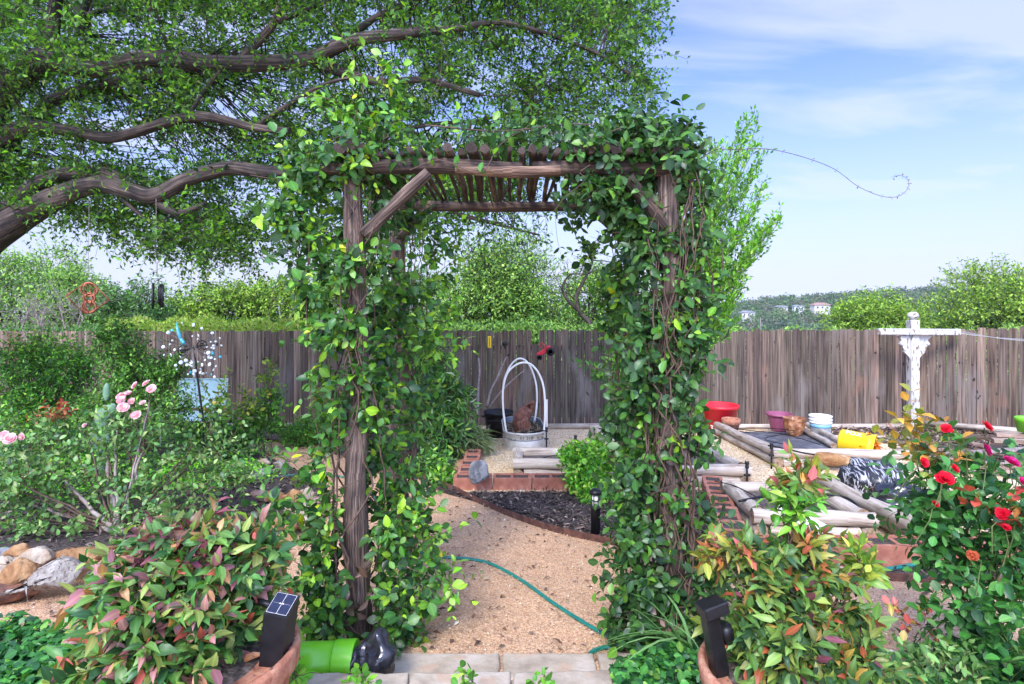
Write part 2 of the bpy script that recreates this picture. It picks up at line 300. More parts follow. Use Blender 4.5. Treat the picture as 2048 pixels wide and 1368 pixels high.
def stripe_mat():
    m, n, l, b = base_mat('black bag with white streaks', .3); t = n.new('ShaderNodeTexCoord'); mpn = n.new('ShaderNodeMapping'); mpn.inputs['Rotation'].default_value = (0, R(38), R(12)); mpn.inputs['Scale'].default_value = (60, 3, 9); l.new(t.outputs['Object'], mpn.inputs[0])
    q = n.new('ShaderNodeTexNoise'); q.inputs['Scale'].default_value = 1.4; q.inputs['Detail'].default_value = 3; q.inputs['Distortion'].default_value = .7; l.new(mpn.outputs[0], q.inputs[0])
    r = ramp(n, [(.012, .012, .014), (.42, .42, .43)], [.53, .565]); l.new(q.outputs[0], r.inputs[0]); l.new(r.outputs[0], b.inputs['Base Color']); return m
M['stripebag'] = stripe_mat()
# ------------------------------------------------------------------ foliage engine (numpy)
def nrmz(a): return a/np.maximum(np.linalg.norm(a, axis=-1, keepdims=True), 1e-9)
def T_oval():
    v = [(0, 0, 0, 0), (.33, 0, 0, 0), (.68, 0, -.03, 0), (1, 0, -.12, 0)]
    for s in (1, -1): v += [(.17, .30*s, .05, 1), (.48, .5*s, .08, 1), (.8, .34*s, .0, 1)]
    f = [(0, 1, 4), (1, 5, 4), (1, 2, 5), (2, 6, 5), (2, 3, 6), (0, 7, 1), (1, 7, 8), (1, 8, 2), (2, 8, 9), (2, 9, 3)]
    return np.array(v), np.array(f)
def T_lance():
    v = [(0, 0, 0, 0), (.35, 0, .02, 0), (.7, 0, -.06, 0), (1, 0, -.22, 0)]
    for s in (1, -1): v += [(.25, .44*s, .07, 1), (.6, .42*s, .03, 1)]
    f = [(0, 1, 4), (1, 5, 4), (1, 2, 5), (2, 3, 5), (0, 6, 1), (1, 6, 7), (1, 7, 2), (2, 7, 3)]
    return np.array(v), np.array(f)
T_dia = (np.array([(0, 0, 0, 0), (.45, .5, .12, 1), (1, 0, -.05, 0), (.45, -.5, .12, 1)]), np.array([(0, 2, 1), (0, 3, 2)]))
def T_petal():
    v = [(0, 0, 0, 1), (.45, 0, -.10, 1), (1, 0, .06, 1)]
    for s in (1, -1): v += [(.4, .34*s, .02, 1), (.8, .52*s, .1, 1), (1.0, .3*s, .02, 1)]
    f = [(0, 1, 3), (1, 4, 3), (1, 5, 4), (1, 2, 5), (0, 6, 1), (1, 6, 7), (1, 7, 8), (1, 8, 2)]
    return np.array(v), np.array(f)
def T_blade():
    v = []; n = 7
    for i in range(n): t = i/(n-1); wdt = .5*math.sin(math.pi*min(.97, t*.8+.2)); z = .0-1.1*t**2.4+.25*t; x = t*(1-.25*t*t); v += [(x, wdt, z, 1), (x, 0, z-.01, 0), (x, -wdt, z, 1)]
    f = []
    for i in range(n-1):
        a = i*3
        for k in (0, 1): f += [(a+k, a+k+1, a+k+4), (a+k, a+k+4, a+k+3)]
    return np.array(v), np.array(f)
T_ov, T_la, T_pe, T_bl = T_oval(), T_lance(), T_petal(), T_blade()
class Leaves:
    def __init__(s, seed=0): s.V = []; s.Fc = []; s.C = []; s.A = []; s.n = 0; s.rng = np.random.default_rng(seed)
    def add(s, pos, ax, nr, size, width, pal, T=T_dia, var=.25, hard=None):
        n = len(pos)
        if n == 0: return
        ax = nrmz(ax); nr = nrmz(nr-(nr*ax).sum(-1, keepdims=True)*ax+1e-6); bt = np.cross(nr, ax); size = np.broadcast_to(size, (n,))[:, None, None]; width = (width*np.clip(1+s.rng.normal(0, .16, n), .5, 1.4))[:, None, None]
        tv, tf = T
        cz = 1+s.rng.normal(0, .6, (n, 1, 1))
        V = pos[:, None]+size*(tv[None, :, 0:1]*ax[:, None]+width*tv[None, :, 1:2]*bt[:, None]+cz*tv[None, :, 2:3]*nr[:, None])
        Fc = tf[None]+(np.arange(n)*len(tv))[:, None, None]+s.n
        pal = np.array(pal, float); wt = pal[:, 3]/pal[:, 3].sum(); idx = s.rng.choice(len(pal), n, p=wt) if hard is None else hard
        c = pal[idx, :3]*np.clip(1+s.rng.normal(0, var, (n, 1)), .45, 1.9); c[:, 1] *= 1+s.rng.normal(0, .06, n)
        s.V.append(V.reshape(-1, 3)); s.Fc.append(Fc.reshape(-1, 3)); s.C.append(np.repeat(c, len(tf), 0)); s.A.append(np.tile(tv[:, 3], n)); s.n += n*len(tv)
    def build(s, name, mat, parent=None, origin=None):
        V = np.concatenate(s.V); Fc = np.concatenate(s.Fc); C = np.clip(np.concatenate(s.C), 0, 1); A = np.concatenate(s.A)
        me = bpy.data.meshes.new(name); me.vertices.add(len(V)); me.vertices.foreach_set('co', V.astype(np.float32).ravel())
        me.loops.add(len(Fc)*3); me.loops.foreach_set('vertex_index', Fc.astype(np.int32).ravel()); me.polygons.add(len(Fc)); me.polygons.foreach_set('loop_start', np.arange(0, len(Fc)*3, 3, dtype=np.int32))
        me.update(calc_edges=True); me.polygons.foreach_set('use_smooth', np.ones(len(Fc), bool))
        at = me.attributes.new('col', 'FLOAT_COLOR', 'FACE'); at.data.foreach_set('color', np.concatenate([C, np.ones((len(C), 1))], 1).astype(np.float32).ravel())
        av = me.attributes.new('v', 'FLOAT', 'POINT'); av.data.foreach_set('value', A.astype(np.float32)); me.update()
        return link(name, me, mat, parent, origin)
class Twigs:
    def __init__(s): s.V = []; s.Q = []; s.n = 0
    def add(s, pts, r0, r1=None, k=3):                  # pts (N,m,3)
        Nn, m, _ = pts.shape
        if Nn == 0: return
        r1 = r0*.4 if r1 is None else r1; t = nrmz(np.gradient(pts, axis=1)); ref = np.where(np.abs(t[..., 2:3]) < .9, np.array([0, 0, 1.]), np.array([1., 0, 0])); u = nrmz(np.cross(t, ref)); w_ = np.cross(t, u)
        rr = np.linspace(0, 1, m)[None, :, None]; r0 = np.broadcast_to(r0, (Nn,))[:, None, None]; r1 = np.broadcast_to(r1, (Nn,))[:, None, None]; rad = r0*(1-rr)+r1*rr
        ring = [pts+rad*(u*math.cos(a)+w_*math.sin(a)) for a in np.arange(k)*2*math.pi/k]; V = np.stack(ring, 2).reshape(-1, 3)
        i = np.arange(Nn)[:, None, None]*m*k; j = np.arange(m-1)[None, :, None]*k; q = np.arange(k)[None, None]; q2 = (q+1) % k
        Q = np.stack([i+j+q, i+j+q2, i+j+k+q2, i+j+k+q], -1).reshape(-1, 4)+s.n; s.V.append(V); s.Q.append(Q); s.n += len(V)
    def build(s, name, mat, parent=None):
        V = np.concatenate(s.V); Q = np.concatenate(s.Q); me = bpy.data.meshes.new(name); me.vertices.add(len(V)); me.vertices.foreach_set('co', V.astype(np.float32).ravel())
        me.loops.add(len(Q)*4); me.loops.foreach_set('vertex_index', Q.astype(np.int32).ravel()); me.polygons.add(len(Q)); me.polygons.foreach_set('loop_start', np.arange(0, len(Q)*4, 4, dtype=np.int32))
        me.update(calc_edges=True); me.polygons.foreach_set('use_smooth', np.ones(len(Q), bool)); return link(name, me, mat, parent)
def sprays(org, dr, L, n, jit, droop, rng):
    p = [org]; d = nrmz(dr); ds = [d]; L = np.broadcast_to(L, (len(org),))[:, None]
    for i in range(n):
        d = nrmz(d+rng.normal(0, jit, d.shape)+np.array([0, 0, -droop])); p.append(p[-1]+d*L/n); ds.append(d)
    return np.stack(p, 1), np.stack(ds, 1)
def leaves_on(pts, ds, rng, per=2, out=.8, fwd=.45, flat=.6, up=0, start=1, keep=1.0):
    Pp = pts[:, start:]; Dd = ds[:, start:]; Nn, m, _ = Pp.shape; ref = np.where(np.abs(Dd[..., 2:3]) < .9, np.array([0, 0, 1.]), np.array([1., 0, 0])); u = nrmz(np.cross(Dd, ref)); w_ = np.cross(Dd, u)
    res = []; ph0 = rng.uniform(0, 6.28, (Nn, 1))+np.arange(m)[None]*1.57
    for k in range(per):
        ph = (ph0+k*2*math.pi/per+rng.normal(0, .35, (Nn, m)))[..., None]; pr = u*np.cos(ph)+w_*np.sin(ph)
        ax = Dd*fwd+pr*out+np.array([0, 0, up])+rng.normal(0, .15, Pp.shape); nr = np.array([0, 0, flat])+rng.normal(0, .45, Pp.shape)+Dd*.3
        res.append((Pp+ax*.004, ax, nr))
    pos = np.concatenate([r[0].reshape(-1, 3) for r in res]); ax = np.concatenate([r[1].reshape(-1, 3) for r in res]); nr = np.concatenate([r[2].reshape(-1, 3) for r in res])
    if keep < 1: q = rng.random(len(pos)) < keep; pos, ax, nr = pos[q], ax[q], nr[q]
    return pos, ax, nr
def blobpts(c, r, n, rng, inner=.4):
    u = nrmz(rng.normal(0, 1, (n, 3))); q = rng.random((n, 1))**inner; return np.array(c)+u*q*np.array(r), u
def A(v): return np.array(tuple(v), float)
def inpoly(pts, poly):
    x, y = pts[:, 0], pts[:, 1]; r = np.zeros(len(pts), bool); n = len(poly)
    for i in range(n):
        x1, y1 = poly[i]; x2, y2 = poly[(i+1) % n]; c = ((y1 > y) != (y2 > y)) & (x < (x2-x1)*(y-y1)/((y2-y1) or 1e-9)+x1); r ^= c
    return r
def scatter(poly, n, rng):
    a = np.array(poly); lo, hi = a.min(0), a.max(0); p = rng.uniform(lo, hi, (n*3, 2)); return p[inpoly(p, poly)][:n]
def shrub(name, label, cat, base, blobs, pal, lsize, lw, seed, L=.22, nodes=5, per=2, T=T_dia, mat='leaf', stemr=.012, up=.5, droop=.03, keep=1, stems=6, group=None, flat=.6, stemmat='stem', parent=None, jit=.16, out=.8, fwd=.45, var=.25, inner=.4):
    rng = np.random.default_rng(seed); t = parent or thing(name, label, cat, base, group); lv = Leaves(seed); tw = Twigs(); base = A(base)
    for bl in blobs:
        c, r, n = bl[:3]; c = A(c); r = np.array(r); o, u = blobpts(c, r, n, rng, inner); d = nrmz(u+rng.normal(0, .4, u.shape)+np.array([0, 0, up])); l = L*rng.uniform(.6, 1.3, n)
        pts, ds = sprays(o-d*L*.4, d, l, nodes, jit, droop, rng); tw.add(pts, .0028 if stemr > .006 else .0018)
        pos, ax, nr = leaves_on(pts, ds, rng, per, keep=keep, flat=flat, out=out, fwd=fwd); lv.add(pos, ax, nr, lsize*rng.uniform(.65, 1.2, len(pos)), lw, bl[3] if len(bl) > 3 else pal, T, var)
        for _ in range(max(1, int(stems))):
            q = c+rng.uniform(-.6, .6, 3)*r; mid = base*.4+q*.6+rng.normal(0, .04, 3); mid[2] = base[2]*.45+q[2]*.55
            b0 = base+rng.normal(0, .03, 3)*np.array([1, 1, 0]); tt = np.linspace(0, 1, 8)[:, None]; cv = (1-tt)**2*b0+2*tt*(1-tt)*mid+tt*tt*q; tw.add((cv+rng.normal(0, .006, cv.shape))[None], stemr, stemr*.35, 5)
    tw.build('stems', M[stemmat], t); lv.build('foliage', M[mat], t); return t
rng = np.random.default_rng(7)
# ------------------------------------------------------------------ the setting: ground, beds, hill
def ground_sheet():
    b = MB(); ys = list(np.linspace(-4, 13, 18))+[16, 20, 30, 45, 60, 90, 130, 180, 240, 320, 450, 700, 1400]; xs = [-900, -400, -150, -60, -25, -12, -6, -3, 0, 3, 6, 12, 25, 60, 150, 400, 900]
    for y in ys:
        for x in xs: z = gz(y); z = max(z, -34); b.v.append(Vector((x, y, z)))
    n = len(xs)
    for i in range(len(ys)-1):
        for j in range(n-1): b.face((i*n+j, i*n+j+1, (i+1)*n+j+1, (i+1)*n+j))
    m = M['gravel']; o = b.build('ground', m, None, (0, 0, 0)); o.data.materials.append(M['land'])
    for p in o.data.polygons:
        if p.center.y > 12.9 or abs(p.center.x) > 30: p.material_index = 1
    tag(o, 'tan gravel ground of the garden', kind='structure'); return o
ground_sheet()
def sheet(name, px, mat, h, label, kind='structure', cat=None, g3=None):
    pts = g3 or [G(x, y) for x, y in px]; b = MB(); b.poly([p+Vector((0, 0, h)) for p in pts]); o = b.build(name, M[mat], None, (0, 0, 0))
    if o.data.polygons[0].normal.z < 0: o.data.flip_normals()
    return tag(o, label, cat, kind=kind)
def V2(l): return [(p.x, p.y) for p in l]
YARD = [(850, 990), (960, 975), (1400, 965), (1480, 1085), (1800, 1090), (2400, 1110)]
yard_pts = [D(885, 6.0), D(1400, 6.1), Vector((1.55, 3.95, gz(3.95))), Vector((5.5, 3.9, gz(3.9))), Vector((11, 6, gz(6))), Vector((11, 11.3, gz(11.3))), Vector((-.62, 11.3, gz(11.3))), Vector((-.62, 6.0, gz(6)))]
sheet('yard_gravel', None, 'yard', .004, 'pale gravel of the raised yard', g3=yard_pts[1:])
EDGE = [(700, 940), (800, 950), (885, 972), (960, 1008), (1050, 1045), (1130, 1070), (1215, 1088), (1400, 1128), (1600, 1150), (1740, 1159), (1840, 1165), (2300, 1185)]
edge3 = [G(*p) for p in EDGE]
mulch_c = edge3[1:]+[Vector((5.5, 3.86, gz(3.86))), Vector((1.55, 3.86, gz(3.86))), Vector((1.9, 6.0, gz(6))), Vector((-.7, 5.98, gz(5.98))), Vector((-.75, 10.6, gz(10.6))), Vector((-3.0, 10.6, gz(10.6))), D(640, 8.6)]
sheet('mulch_bed', None, 'mulchbed', .006, 'dark bark mulch bed below the terracotta blocks', g3=mulch_c)
LEFTBED = [(-700, 1180), (0, 1120), (210, 1100), (400, 1095), (520, 1070), (600, 1020), (650, 985), (640, 962), (560, 925), (500, 898), (400, 872), (330, 845), (-300, 845), (-1400, 900)]
left3 = [G(*p) for p in LEFTBED]
sheet('mulch_border', None, 'mulchbed', .008, 'dark mulch border of the rose bed', g3=left3)
FB = [(430, 868), (560, 880), (640, 888), (720, 915), (790, 930), (800, 850), (430, 850)]
sheet('planting_bed', [(400, 862), (470, 872), (560, 883), (660, 893), (740, 915), (800, 880), (760, 856), (400, 853)], 'debris', .009, 'narrow soil bed along the fence')
sheet('soil_patch', [(1610, 872), (1680, 858), (1840, 852), (2300, 852), (2400, 1000), (1990, 930), (1860, 905), (1760, 885)], 'debris', .008, 'brown soil strewn with bark in the fence corner')
def chips(name, poly3, n, seed, pal, label, s=(.025, .07), hh=.02, wd=.25):
    r = np.random.default_rng(seed); p = scatter(V2(poly3), n, r); n = len(p); z = .01-.089*p[:, 1]+hh*r.random(n)+.008; pos = np.column_stack([p, z])
    ax = r.normal(0, 1, (n, 3))*np.array([1, 1, .32]); nr = r.normal(0, .4, (n, 3))+np.array([0, 0, 1]); lv = Leaves(seed)
    lv.add(pos, ax, nr, r.uniform(*s, n), wd, pal, T_dia, .35); return tag(lv.build(name, M['chip'], None, (0, 0, 0)), label, kind='stuff')
CH = [(.12, .085, .07, 4), (.21, .155, .125, 3), (.055, .04, .032, 3), (.4, .31, .25, 1)]
chips('mulch', [p for p in mulch_c], 26000, 3, CH, 'shredded bark mulch in the bed below the terracotta blocks')
chips('mulch', left3, 26000, 4, CH, 'shredded bark mulch around the pink roses', (.03, .08))
sl_poly = [G(*p) for p in [(1610, 872), (1680, 858), (1840, 852), (2100, 862), (2200, 960), (1990, 930), (1860, 905), (1760, 885)]]
chips('bark_litter', sl_poly, 6000, 5, [(.3, .2, .14, 2), (.1, .06, .04, 3), (.45, .36, .28, 1)], 'bark litter and dead leaves in the fence corner', (.04, .12), .04)
PEB = [(.62, .42, .26, 3), (.4, .22, .12, 2), (.72, .56, .4, 1), (.5, .3, .17, 2), (.26, .14, .08, .5)]
PATH = [(-200, 1368), (-200, 1200), (200, 1160), (560, 1100), (690, 1010), (560, 890), (700, 905), (860, 965), (1050, 1050), (1215, 1092), (1420, 1135), (1840, 1172), (2200, 1190), (2200, 1400), (1000, 1400)]
chips('path_pebbles', [G(*p) for p in PATH], 26000, 6, PEB, 'coarse grit lying on the tan gravel path', (.006, .013), .004, .8)
chips('fallen_leaves', [G(*p) for p in PATH], 520, 8, [(.14, .07, .04, 3), (.3, .18, .1, 2), (.4, .3, .2, 1)], 'small dead leaves scattered over the path', (.03, .055), .006, .4)
chips('loose_stones', [G(*p) for p in PATH], 420, 12, [(.5, .36, .25, 2), (.7, .6, .48, 1), (.3, .2, .14, 1)], 'few larger stones lying loose on the path', (.016, .034), .006, .8)
chips('yard_pebbles', yard_pts[1:], 30000, 9, [(.8, .62, .38, 3), (.55, .38, .2, 2), (.9, .8, .6, 1.5), (.35, .22, .12, .8)], 'coarse pale grit lying on the raised yard', (.012, .026), .004, .8)
b = MB(); xs = np.linspace(-120, 420, 46); hy = [330, 345, 365, 390, 420, 470]
def hillz(x, k):
    crest = np.interp(x, [-120, 80, 150, 200, 260, 420], [-26, -16, -6, -1.5, 3.0, 7]); return -30+(crest+30)*[0, .35, .65, .9, 1.0, .8][k]+2*noise.noise(Vector((x*.03, k, 0)))
for k, y in enumerate(hy):
    for x in xs: b.v.append(Vector((x, y, hillz(x, k))))
for k in range(5):
    for j in range(45): b.face((k*46+j, k*46+j+1, k*46+47+j, k*46+46+j), None, True)
tag(b.build('hill', M['hill'], None, (0, 0, 0)), 'wooded hill across the valley', kind='structure')
def hz_at(x, y):
    k = float(np.interp(y, hy, range(6))); i = min(int(k), 4); return hillz(x, i)*(1-(k-i))+hillz(x, i+1)*(k-i)
lv = Leaves(11); r = np.random.default_rng(11)
for i in range(1500):
    y = r.uniform(332, 455); x = r.uniform(90, 420); z = hz_at(x, y); s = r.uniform(2.6, 5.2); o, u = blobpts((x, y, z+s*.8), (s, s, s*.85), 75, r, .3)
    base = random.Random(i).choice([(.07, .13, .04), (.09, .16, .05), (.12, .17, .06), (.05, .095, .035), (.14, .14, .08), (.11, .20, .045)])
    lv.add(o, r.normal(0, 1, o.shape), u+np.array([0, 0, .6]), 1.5, .8, [(*base, 1)], T_dia, .25)
tag(lv.build('woodland', M['farleaf'], None, (0, 0, 0)), 'scrubby woodland covering the far hillside', kind='stuff')
# houses on the ridge
def far_house(px, py, y, wd, ht, roof, label, ridge=.45, mat='shell', tri=False):
    wd *= .75; ht *= .75; py -= 1
    c = P(px, py, y); t = thing('house', label, 'house', (c.x, c.y, c.z-ht-3)); wl = MB(); wl.box((c.x, c.y, c.z-ht/2-1.5), (wd, wd*.6, ht+3)); wl.build('wall', M[mat], t)
    rf = MB(); hw = wd/2+.6; hd = wd*.3+.6; z0 = c.z+.02; z1 = z0+ht*ridge; A0 = [(-hw, -hd), (hw, -hd), (hw, hd), (-hw, hd)]; pts = [Vector((c.x+a, c.y+d, z0)) for a, d in A0]+[Vector((c.x-hw*.55, c.y, z1)), Vector((c.x+hw*.55, c.y, z1))]
    rf.v = pts
    for f in ((0, 1, 5, 4), (1, 2, 5), (2, 3, 4, 5), (3, 0, 4), (3, 2, 1, 0)): rf.face(f)
    rf.build('roof', M[roof], t)
    for k in range(3):
        q = MB(); q.box((c.x-wd*.3+k*wd*.3, c.y-wd*.3-.05, c.z-ht*.5), (wd*.11, .12, ht*.4)); q.build('window', M['darkglass'], t)
    return t
far_house(1494, 626, 372, 11, 3.6, 'roofgrey', 'beige house with grey roof, farthest left on the ridge beside the tall shrub')
far_house(1562, 615, 385, 9, 3, 'roofgrey', 'small white house with dark grey roof on the ridge')
far_house(1596, 613, 380, 8, 3.6, 'roofgrey', 'white house with pale flat eaves right of the small white house on the ridge', .25, 'white')
far_house(1640, 611, 372, 13, 4, 'roofred', 'large house with low red tile roof on the ridge', .5)
far_house(1885, 604, 400, 10, 3.5, 'roofgrey', 'pale house half hidden by woods at the right end of the ridge')
for k, (px, py, y) in enumerate(((1521, 635, 300), (1724, 598, 380), (1803, 590, 380))):
    c = P(px, py, y); q = thing('utility_pole', ['utility pole low on the hillside above the fence', 'utility pole on the skyline above the round bright tree', 'utility pole on the skyline left of the big yellow green tree'][k], 'pole', (c.x, c.y, c.z-9)); b = MB(); b.tube([(c.x, c.y, c.z-9), (c.x, c.y, c.z)], .16, 6); b.build('pole', M['deadwood'], q); b = MB(); b.box((c.x, c.y-.17, c.z-1), (2.2, .14, .16)); b.build('crossarm', M['deadwood'], q)
# ------------------------------------------------------------------ fence
def fence(name, p0, p1, label, seed, gap=None, knots=None, extra=0):
    rr = random.Random(seed); p0 = Vector(p0); p1 = Vector(p1); dv = (p1-p0); L = dv.length; dv.normalize(); nv = Vector((-dv.y, dv.x, 0)); n = int(L/.1445); t = thing(name, label, 'fence', (p0.x, p0.y, gz(p0.y))); b = MB()
    if nv.y > 0: nv = -nv
    for i in range(n):
        c = p0+dv*(i+.5)*.1445; wd = .135+rr.uniform(-.003, .0035); z0 = gz(c.y)+rr.uniform(.0, .03)+extra; z1 = gz(c.y)+1.83+rr.gauss(0, .012); th = .016
        px = CX+F*c.x/c.y; off = rr.uniform(-.004, .004)
        if gap and abs(px-gap) < 8: z1 -= .27
        g = rr.uniform(.6, 1.45); b.col = (1.06*g*rr.uniform(.95, 1.08), .97*g, .84*g*rr.uniform(.94, 1.04))
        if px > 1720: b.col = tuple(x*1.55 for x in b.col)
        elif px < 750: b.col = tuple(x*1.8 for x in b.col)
        hw = wd/2; q = []; 
        for a, z in ((-hw, z0), (hw, z0), (hw, z1-.032), (hw*.86, z1-.010), (hw*.6, z1), (-hw*.6, z1), (-hw*.86, z1-.010), (-hw, z1-.032)):
            q.append(c+dv*(a+(.006*(z-z0)*rr.uniform(-.3, .3) if z == z1 else 0))+nv*off+Vector((0, 0, z-c.z)))
        if (q[1]-q[0]).cross(q[2]-q[0]).dot(nv) < 0: q = q[::-1]
        b.prism(q[::-1], -nv*th if False else nv*-th)
    b.build('pickets', M['fence'], t)
    for k, h in enumerate((.35, 1.45)):
        q = MB(); a0 = p0-nv*.045; a1 = p1-nv*.045; q.prism([Vector((a0.x, a0.y, gz(p0.y)+h)), Vector((a0.x, a0.y, gz(p0.y)+h+.09)), Vector((a0.x, a0.y, gz(p0.y)+h+.09))-nv*.04, Vector((a0.x, a0.y, gz(p0.y)+h))-nv*.04], Vector((a1.x-a0.x, a1.y-a0.y, gz(p1.y)-gz(p0.y)))); q.build('rail', M['stem'], t)
    for k in range(int(L/2.4)+1):
        c = p0+dv*(k*2.4+.9)-nv*.12
        if (c-p0).dot(dv) > L: break
        q = MB(); q.box((c.x, c.y, gz(c.y)+.8), (.08, .08, 1.6)); q.build('fence_post', M['stem'], t)
    return t
FA = Vector(((-500-CX)*12.1/F, 12.1, 0)); FBk = Vector(((1852-CX)*11.2/F, 11.2, 0)); FC = Vector(((2330-CX)*8.9/F, 8.9, 0))
fence('picket_fence', FA, FBk, 'long weathered brown picket fence closing the back of the garden', 1, gap=1076)
fence('picket_fence', FA+(FBk-FA).normalized()*(int((FBk-FA).length/.1445)*.1445)+Vector((-.01, -.012, 0)), FC, 'paler grey picket fence coming forward on the right beyond the clothesline post', 2, extra=.02)
b = MB(); b.tube([D(1082, 11.0, .05), D(1300, 11.0, .05), D(1500, 10.98, .05), D(1660, 10.96, .05), D(1820, 10.95, .05)], .055, 9, rough=.12); tag(b.build('landscape_timber', M['log']), 'long grey landscape timber lying along the foot of the back fence', 'timber')
b = MB(); b.tube([D(1850, 10.9, .12), D(1960, 10.2, .13), D(2100, 9.5, .12)], .05, 8, rough=.1); tag(b.build('landscape_timber', M['log']), 'weathered timber at the foot of the right fence', 'timber')
b = MB(); b.tube([D(440, 11.2, .05), D(560, 11.2, .05), D(690, 11.2, .05)], .045, 8, rough=.1); tag(b.build('landscape_timber', M['log']), 'short timber at the fence foot behind the pine cone ornament', 'timber')
# ------------------------------------------------------------------ clothesline post
o = D(1826, 10.75); t = thing('clothesline_post', 'flaking white wooden clothesline post with crossarm and scrolled brackets at the fence corner', 'clothesline post', o); z = lambda py: EZ-(py-HY)/F*10.75
b = MB(); b.box((o.x, o.y, (o.z-.1+z(640))/2), (.152, .152, z(640)-o.z+.1), bev=.008); b.build('post', M['whitepaint'], t)
b = MB(); b.lathe((o.x, o.y, z(640)), [(.05, -.002), (.055, .02), (.078, .035), (.092, .065), (.094, .085), (.08, .12), (.045, .142), (0, .15)], 20); b.build('finial', M['whitepaint'], t)
am = rotm(0, 0, -6); b = MB(); b.box((o.x+.02, o.y-.115, z(663)), (1.38, .075, .11), am, .01); b.build('crossarm', M['whitepaint'], t)
for s in (-1, 1):
    prof = [(.078, 0), (.30, 0), (.28, -.03), (.24, -.055), (.235, -.085), (.255, -.11), (.265, -.145), (.245, -.175), (.21, -.185), (.205, -.215), (.18, -.25), (.185, -.28), (.14, -.33), (.1, -.37), (.078, -.42)]
    b = MB(); b.prism([Vector((o.x+s*x, o.y-.05, z(672)+y)) for x, y in prof], (0, .06, 0)); 
    b.ball((o.x+s*.235, o.y-.05, z(672)-.14), (.032, .03, .032), 10); b.ball((o.x+s*.17, o.y-.05, z(672)-.25), (.02, .02, .02), 8); ob = b.build('bracket', M['whitepaint'], t)
for k in range(3):
    b = MB(); a = Vector((o.x+.22+k*.18, o.y-.2, z(661)+.03)); e = P(2300, 668+k*5, 7.5-k*.5); b.tube([a+(e-a)*q+Vector((0, 0, -.12*math.sin(math.pi*q))) for q in np.linspace(0, 1, 9)], .0035, 4); tag(b.build('clothesline', M['white']), ['white clothesline strung nearest the post', 'white clothesline strung in the middle', 'white clothesline strung farthest out on the crossarm'][k], 'clothesline', 'clotheslines')
# ------------------------------------------------------------------ fence decorations
fy = lambda px: 11.34-.0005*(px-1000)
def fp(px, py, off=.05): d = fy(px)-off; return P(px, py, d)
c = fp(979, 684, .07); t = thing('thermometer', 'small yellow thermometer board hung on the fence', 'thermometer', c-Vector((0, 0, .11))); b = MB(); b.box(c, (.065, .012, .22), bev=.005); b.build('board', M['yellow'], t); b = MB(); b.box(c+Vector((0, -.009, .0)), (.008, .006, .17)); b.build('tube', M['print'], t)
c = fp(1010, 688, .05); b = MB(); b.ball(c, (.05, .015, .045), 10, amp=.3); b.ball(c+Vector((0, 0, -.05)), (.02, .012, .05), 8); b.tube([c+Vector((-.06, 0, .03)), c, c+Vector((.06, 0, .03))], .01, 5); tag(b.build('fence_ornament', M['blackplastic']), 'small dark metal ornament hanging on the fence', 'ornament')
# tractor whirligig on a rusty stake
c = P(1088, 703, 10.9); t = thing('tractor_whirligig', 'red toy tractor whirligig on a thin rusty stake before the fence', 'garden stake', D(1086, 10.9)); b = MB(); b.tube([D(1083, 10.9), c+Vector((0, 0, -.07))], .009, 6); b.build('stake', M['rust'], t)
mt = rotm(0, -28, 0); b = MB(); b.box(c+mt @ Vector((-.04, 0, 0)), (.2, .07, .075), mt, .015); b.box(c+mt @ Vector((.09, 0, .02)), (.1, .11, .09), mt, .015); b.box(c+mt @ Vector((-.14, 0, -.01)), (.02, .05, .06), mt); b.tube([c+mt @ Vector((.0, -.05, .04)), c+mt @ Vector((-.01, -.05, .16)), c+mt @ Vector((.04, -.05, .17)), c+mt @ Vector((.07, -.05, .05))], .008, 5); b.build('body', M['red'], t)
for (x, r_, y) in ((.1, .075, -.08), (-.12, .05, -.06), (.1, .075, .08), (-.12, .05, .06)):
    b = MB(); cc = c+mt @ Vector((x, y, -.05)); b.lathe(cc-Vector((0, .012, 0)), [(r_*.55, 0), (r_, 0), (r_, .025), (r_*.55, .025), (r_*.55, 0)], 16, rotm(-90)); w_ = b.build('wheel', M['blackplastic'], t); b = MB(); b.lathe(cc-Vector((0, .009, 0)), [(r_*.54, 0), (r_*.54, .018), (0, .018)], 12, rotm(-90)); b.build('hub', M['white'], w_)
# branches leaning on the fence
for nm, pts, rd in (('thick barkless stick standing upright against the fence left of the black tub', [(955, 830), (957, 770), (959, 740), (957, 716)], .022), ('crooked branch leaning steeply on the fence behind the black tub', [(974, 812), (982, 780), (995, 755), (1003, 735), (1013, 714)], .022), ('thin branch leaning low on the fence behind the hoops', [(978, 815), (1000, 785), (1025, 760), (1050, 739)], .014)):
    b = MB(); n_ = len(pts); b.tube(smooth_path([fp(x, y, .08+.45*(1-i/(n_-1))) for i, (x, y) in enumerate(pts)], 4), [rd, rd*.9, rd*.55], 7, rough=.3); tag(b.build('dead_branch', M['deadwood']), nm, 'branch', 'sticks leaning on the fence')
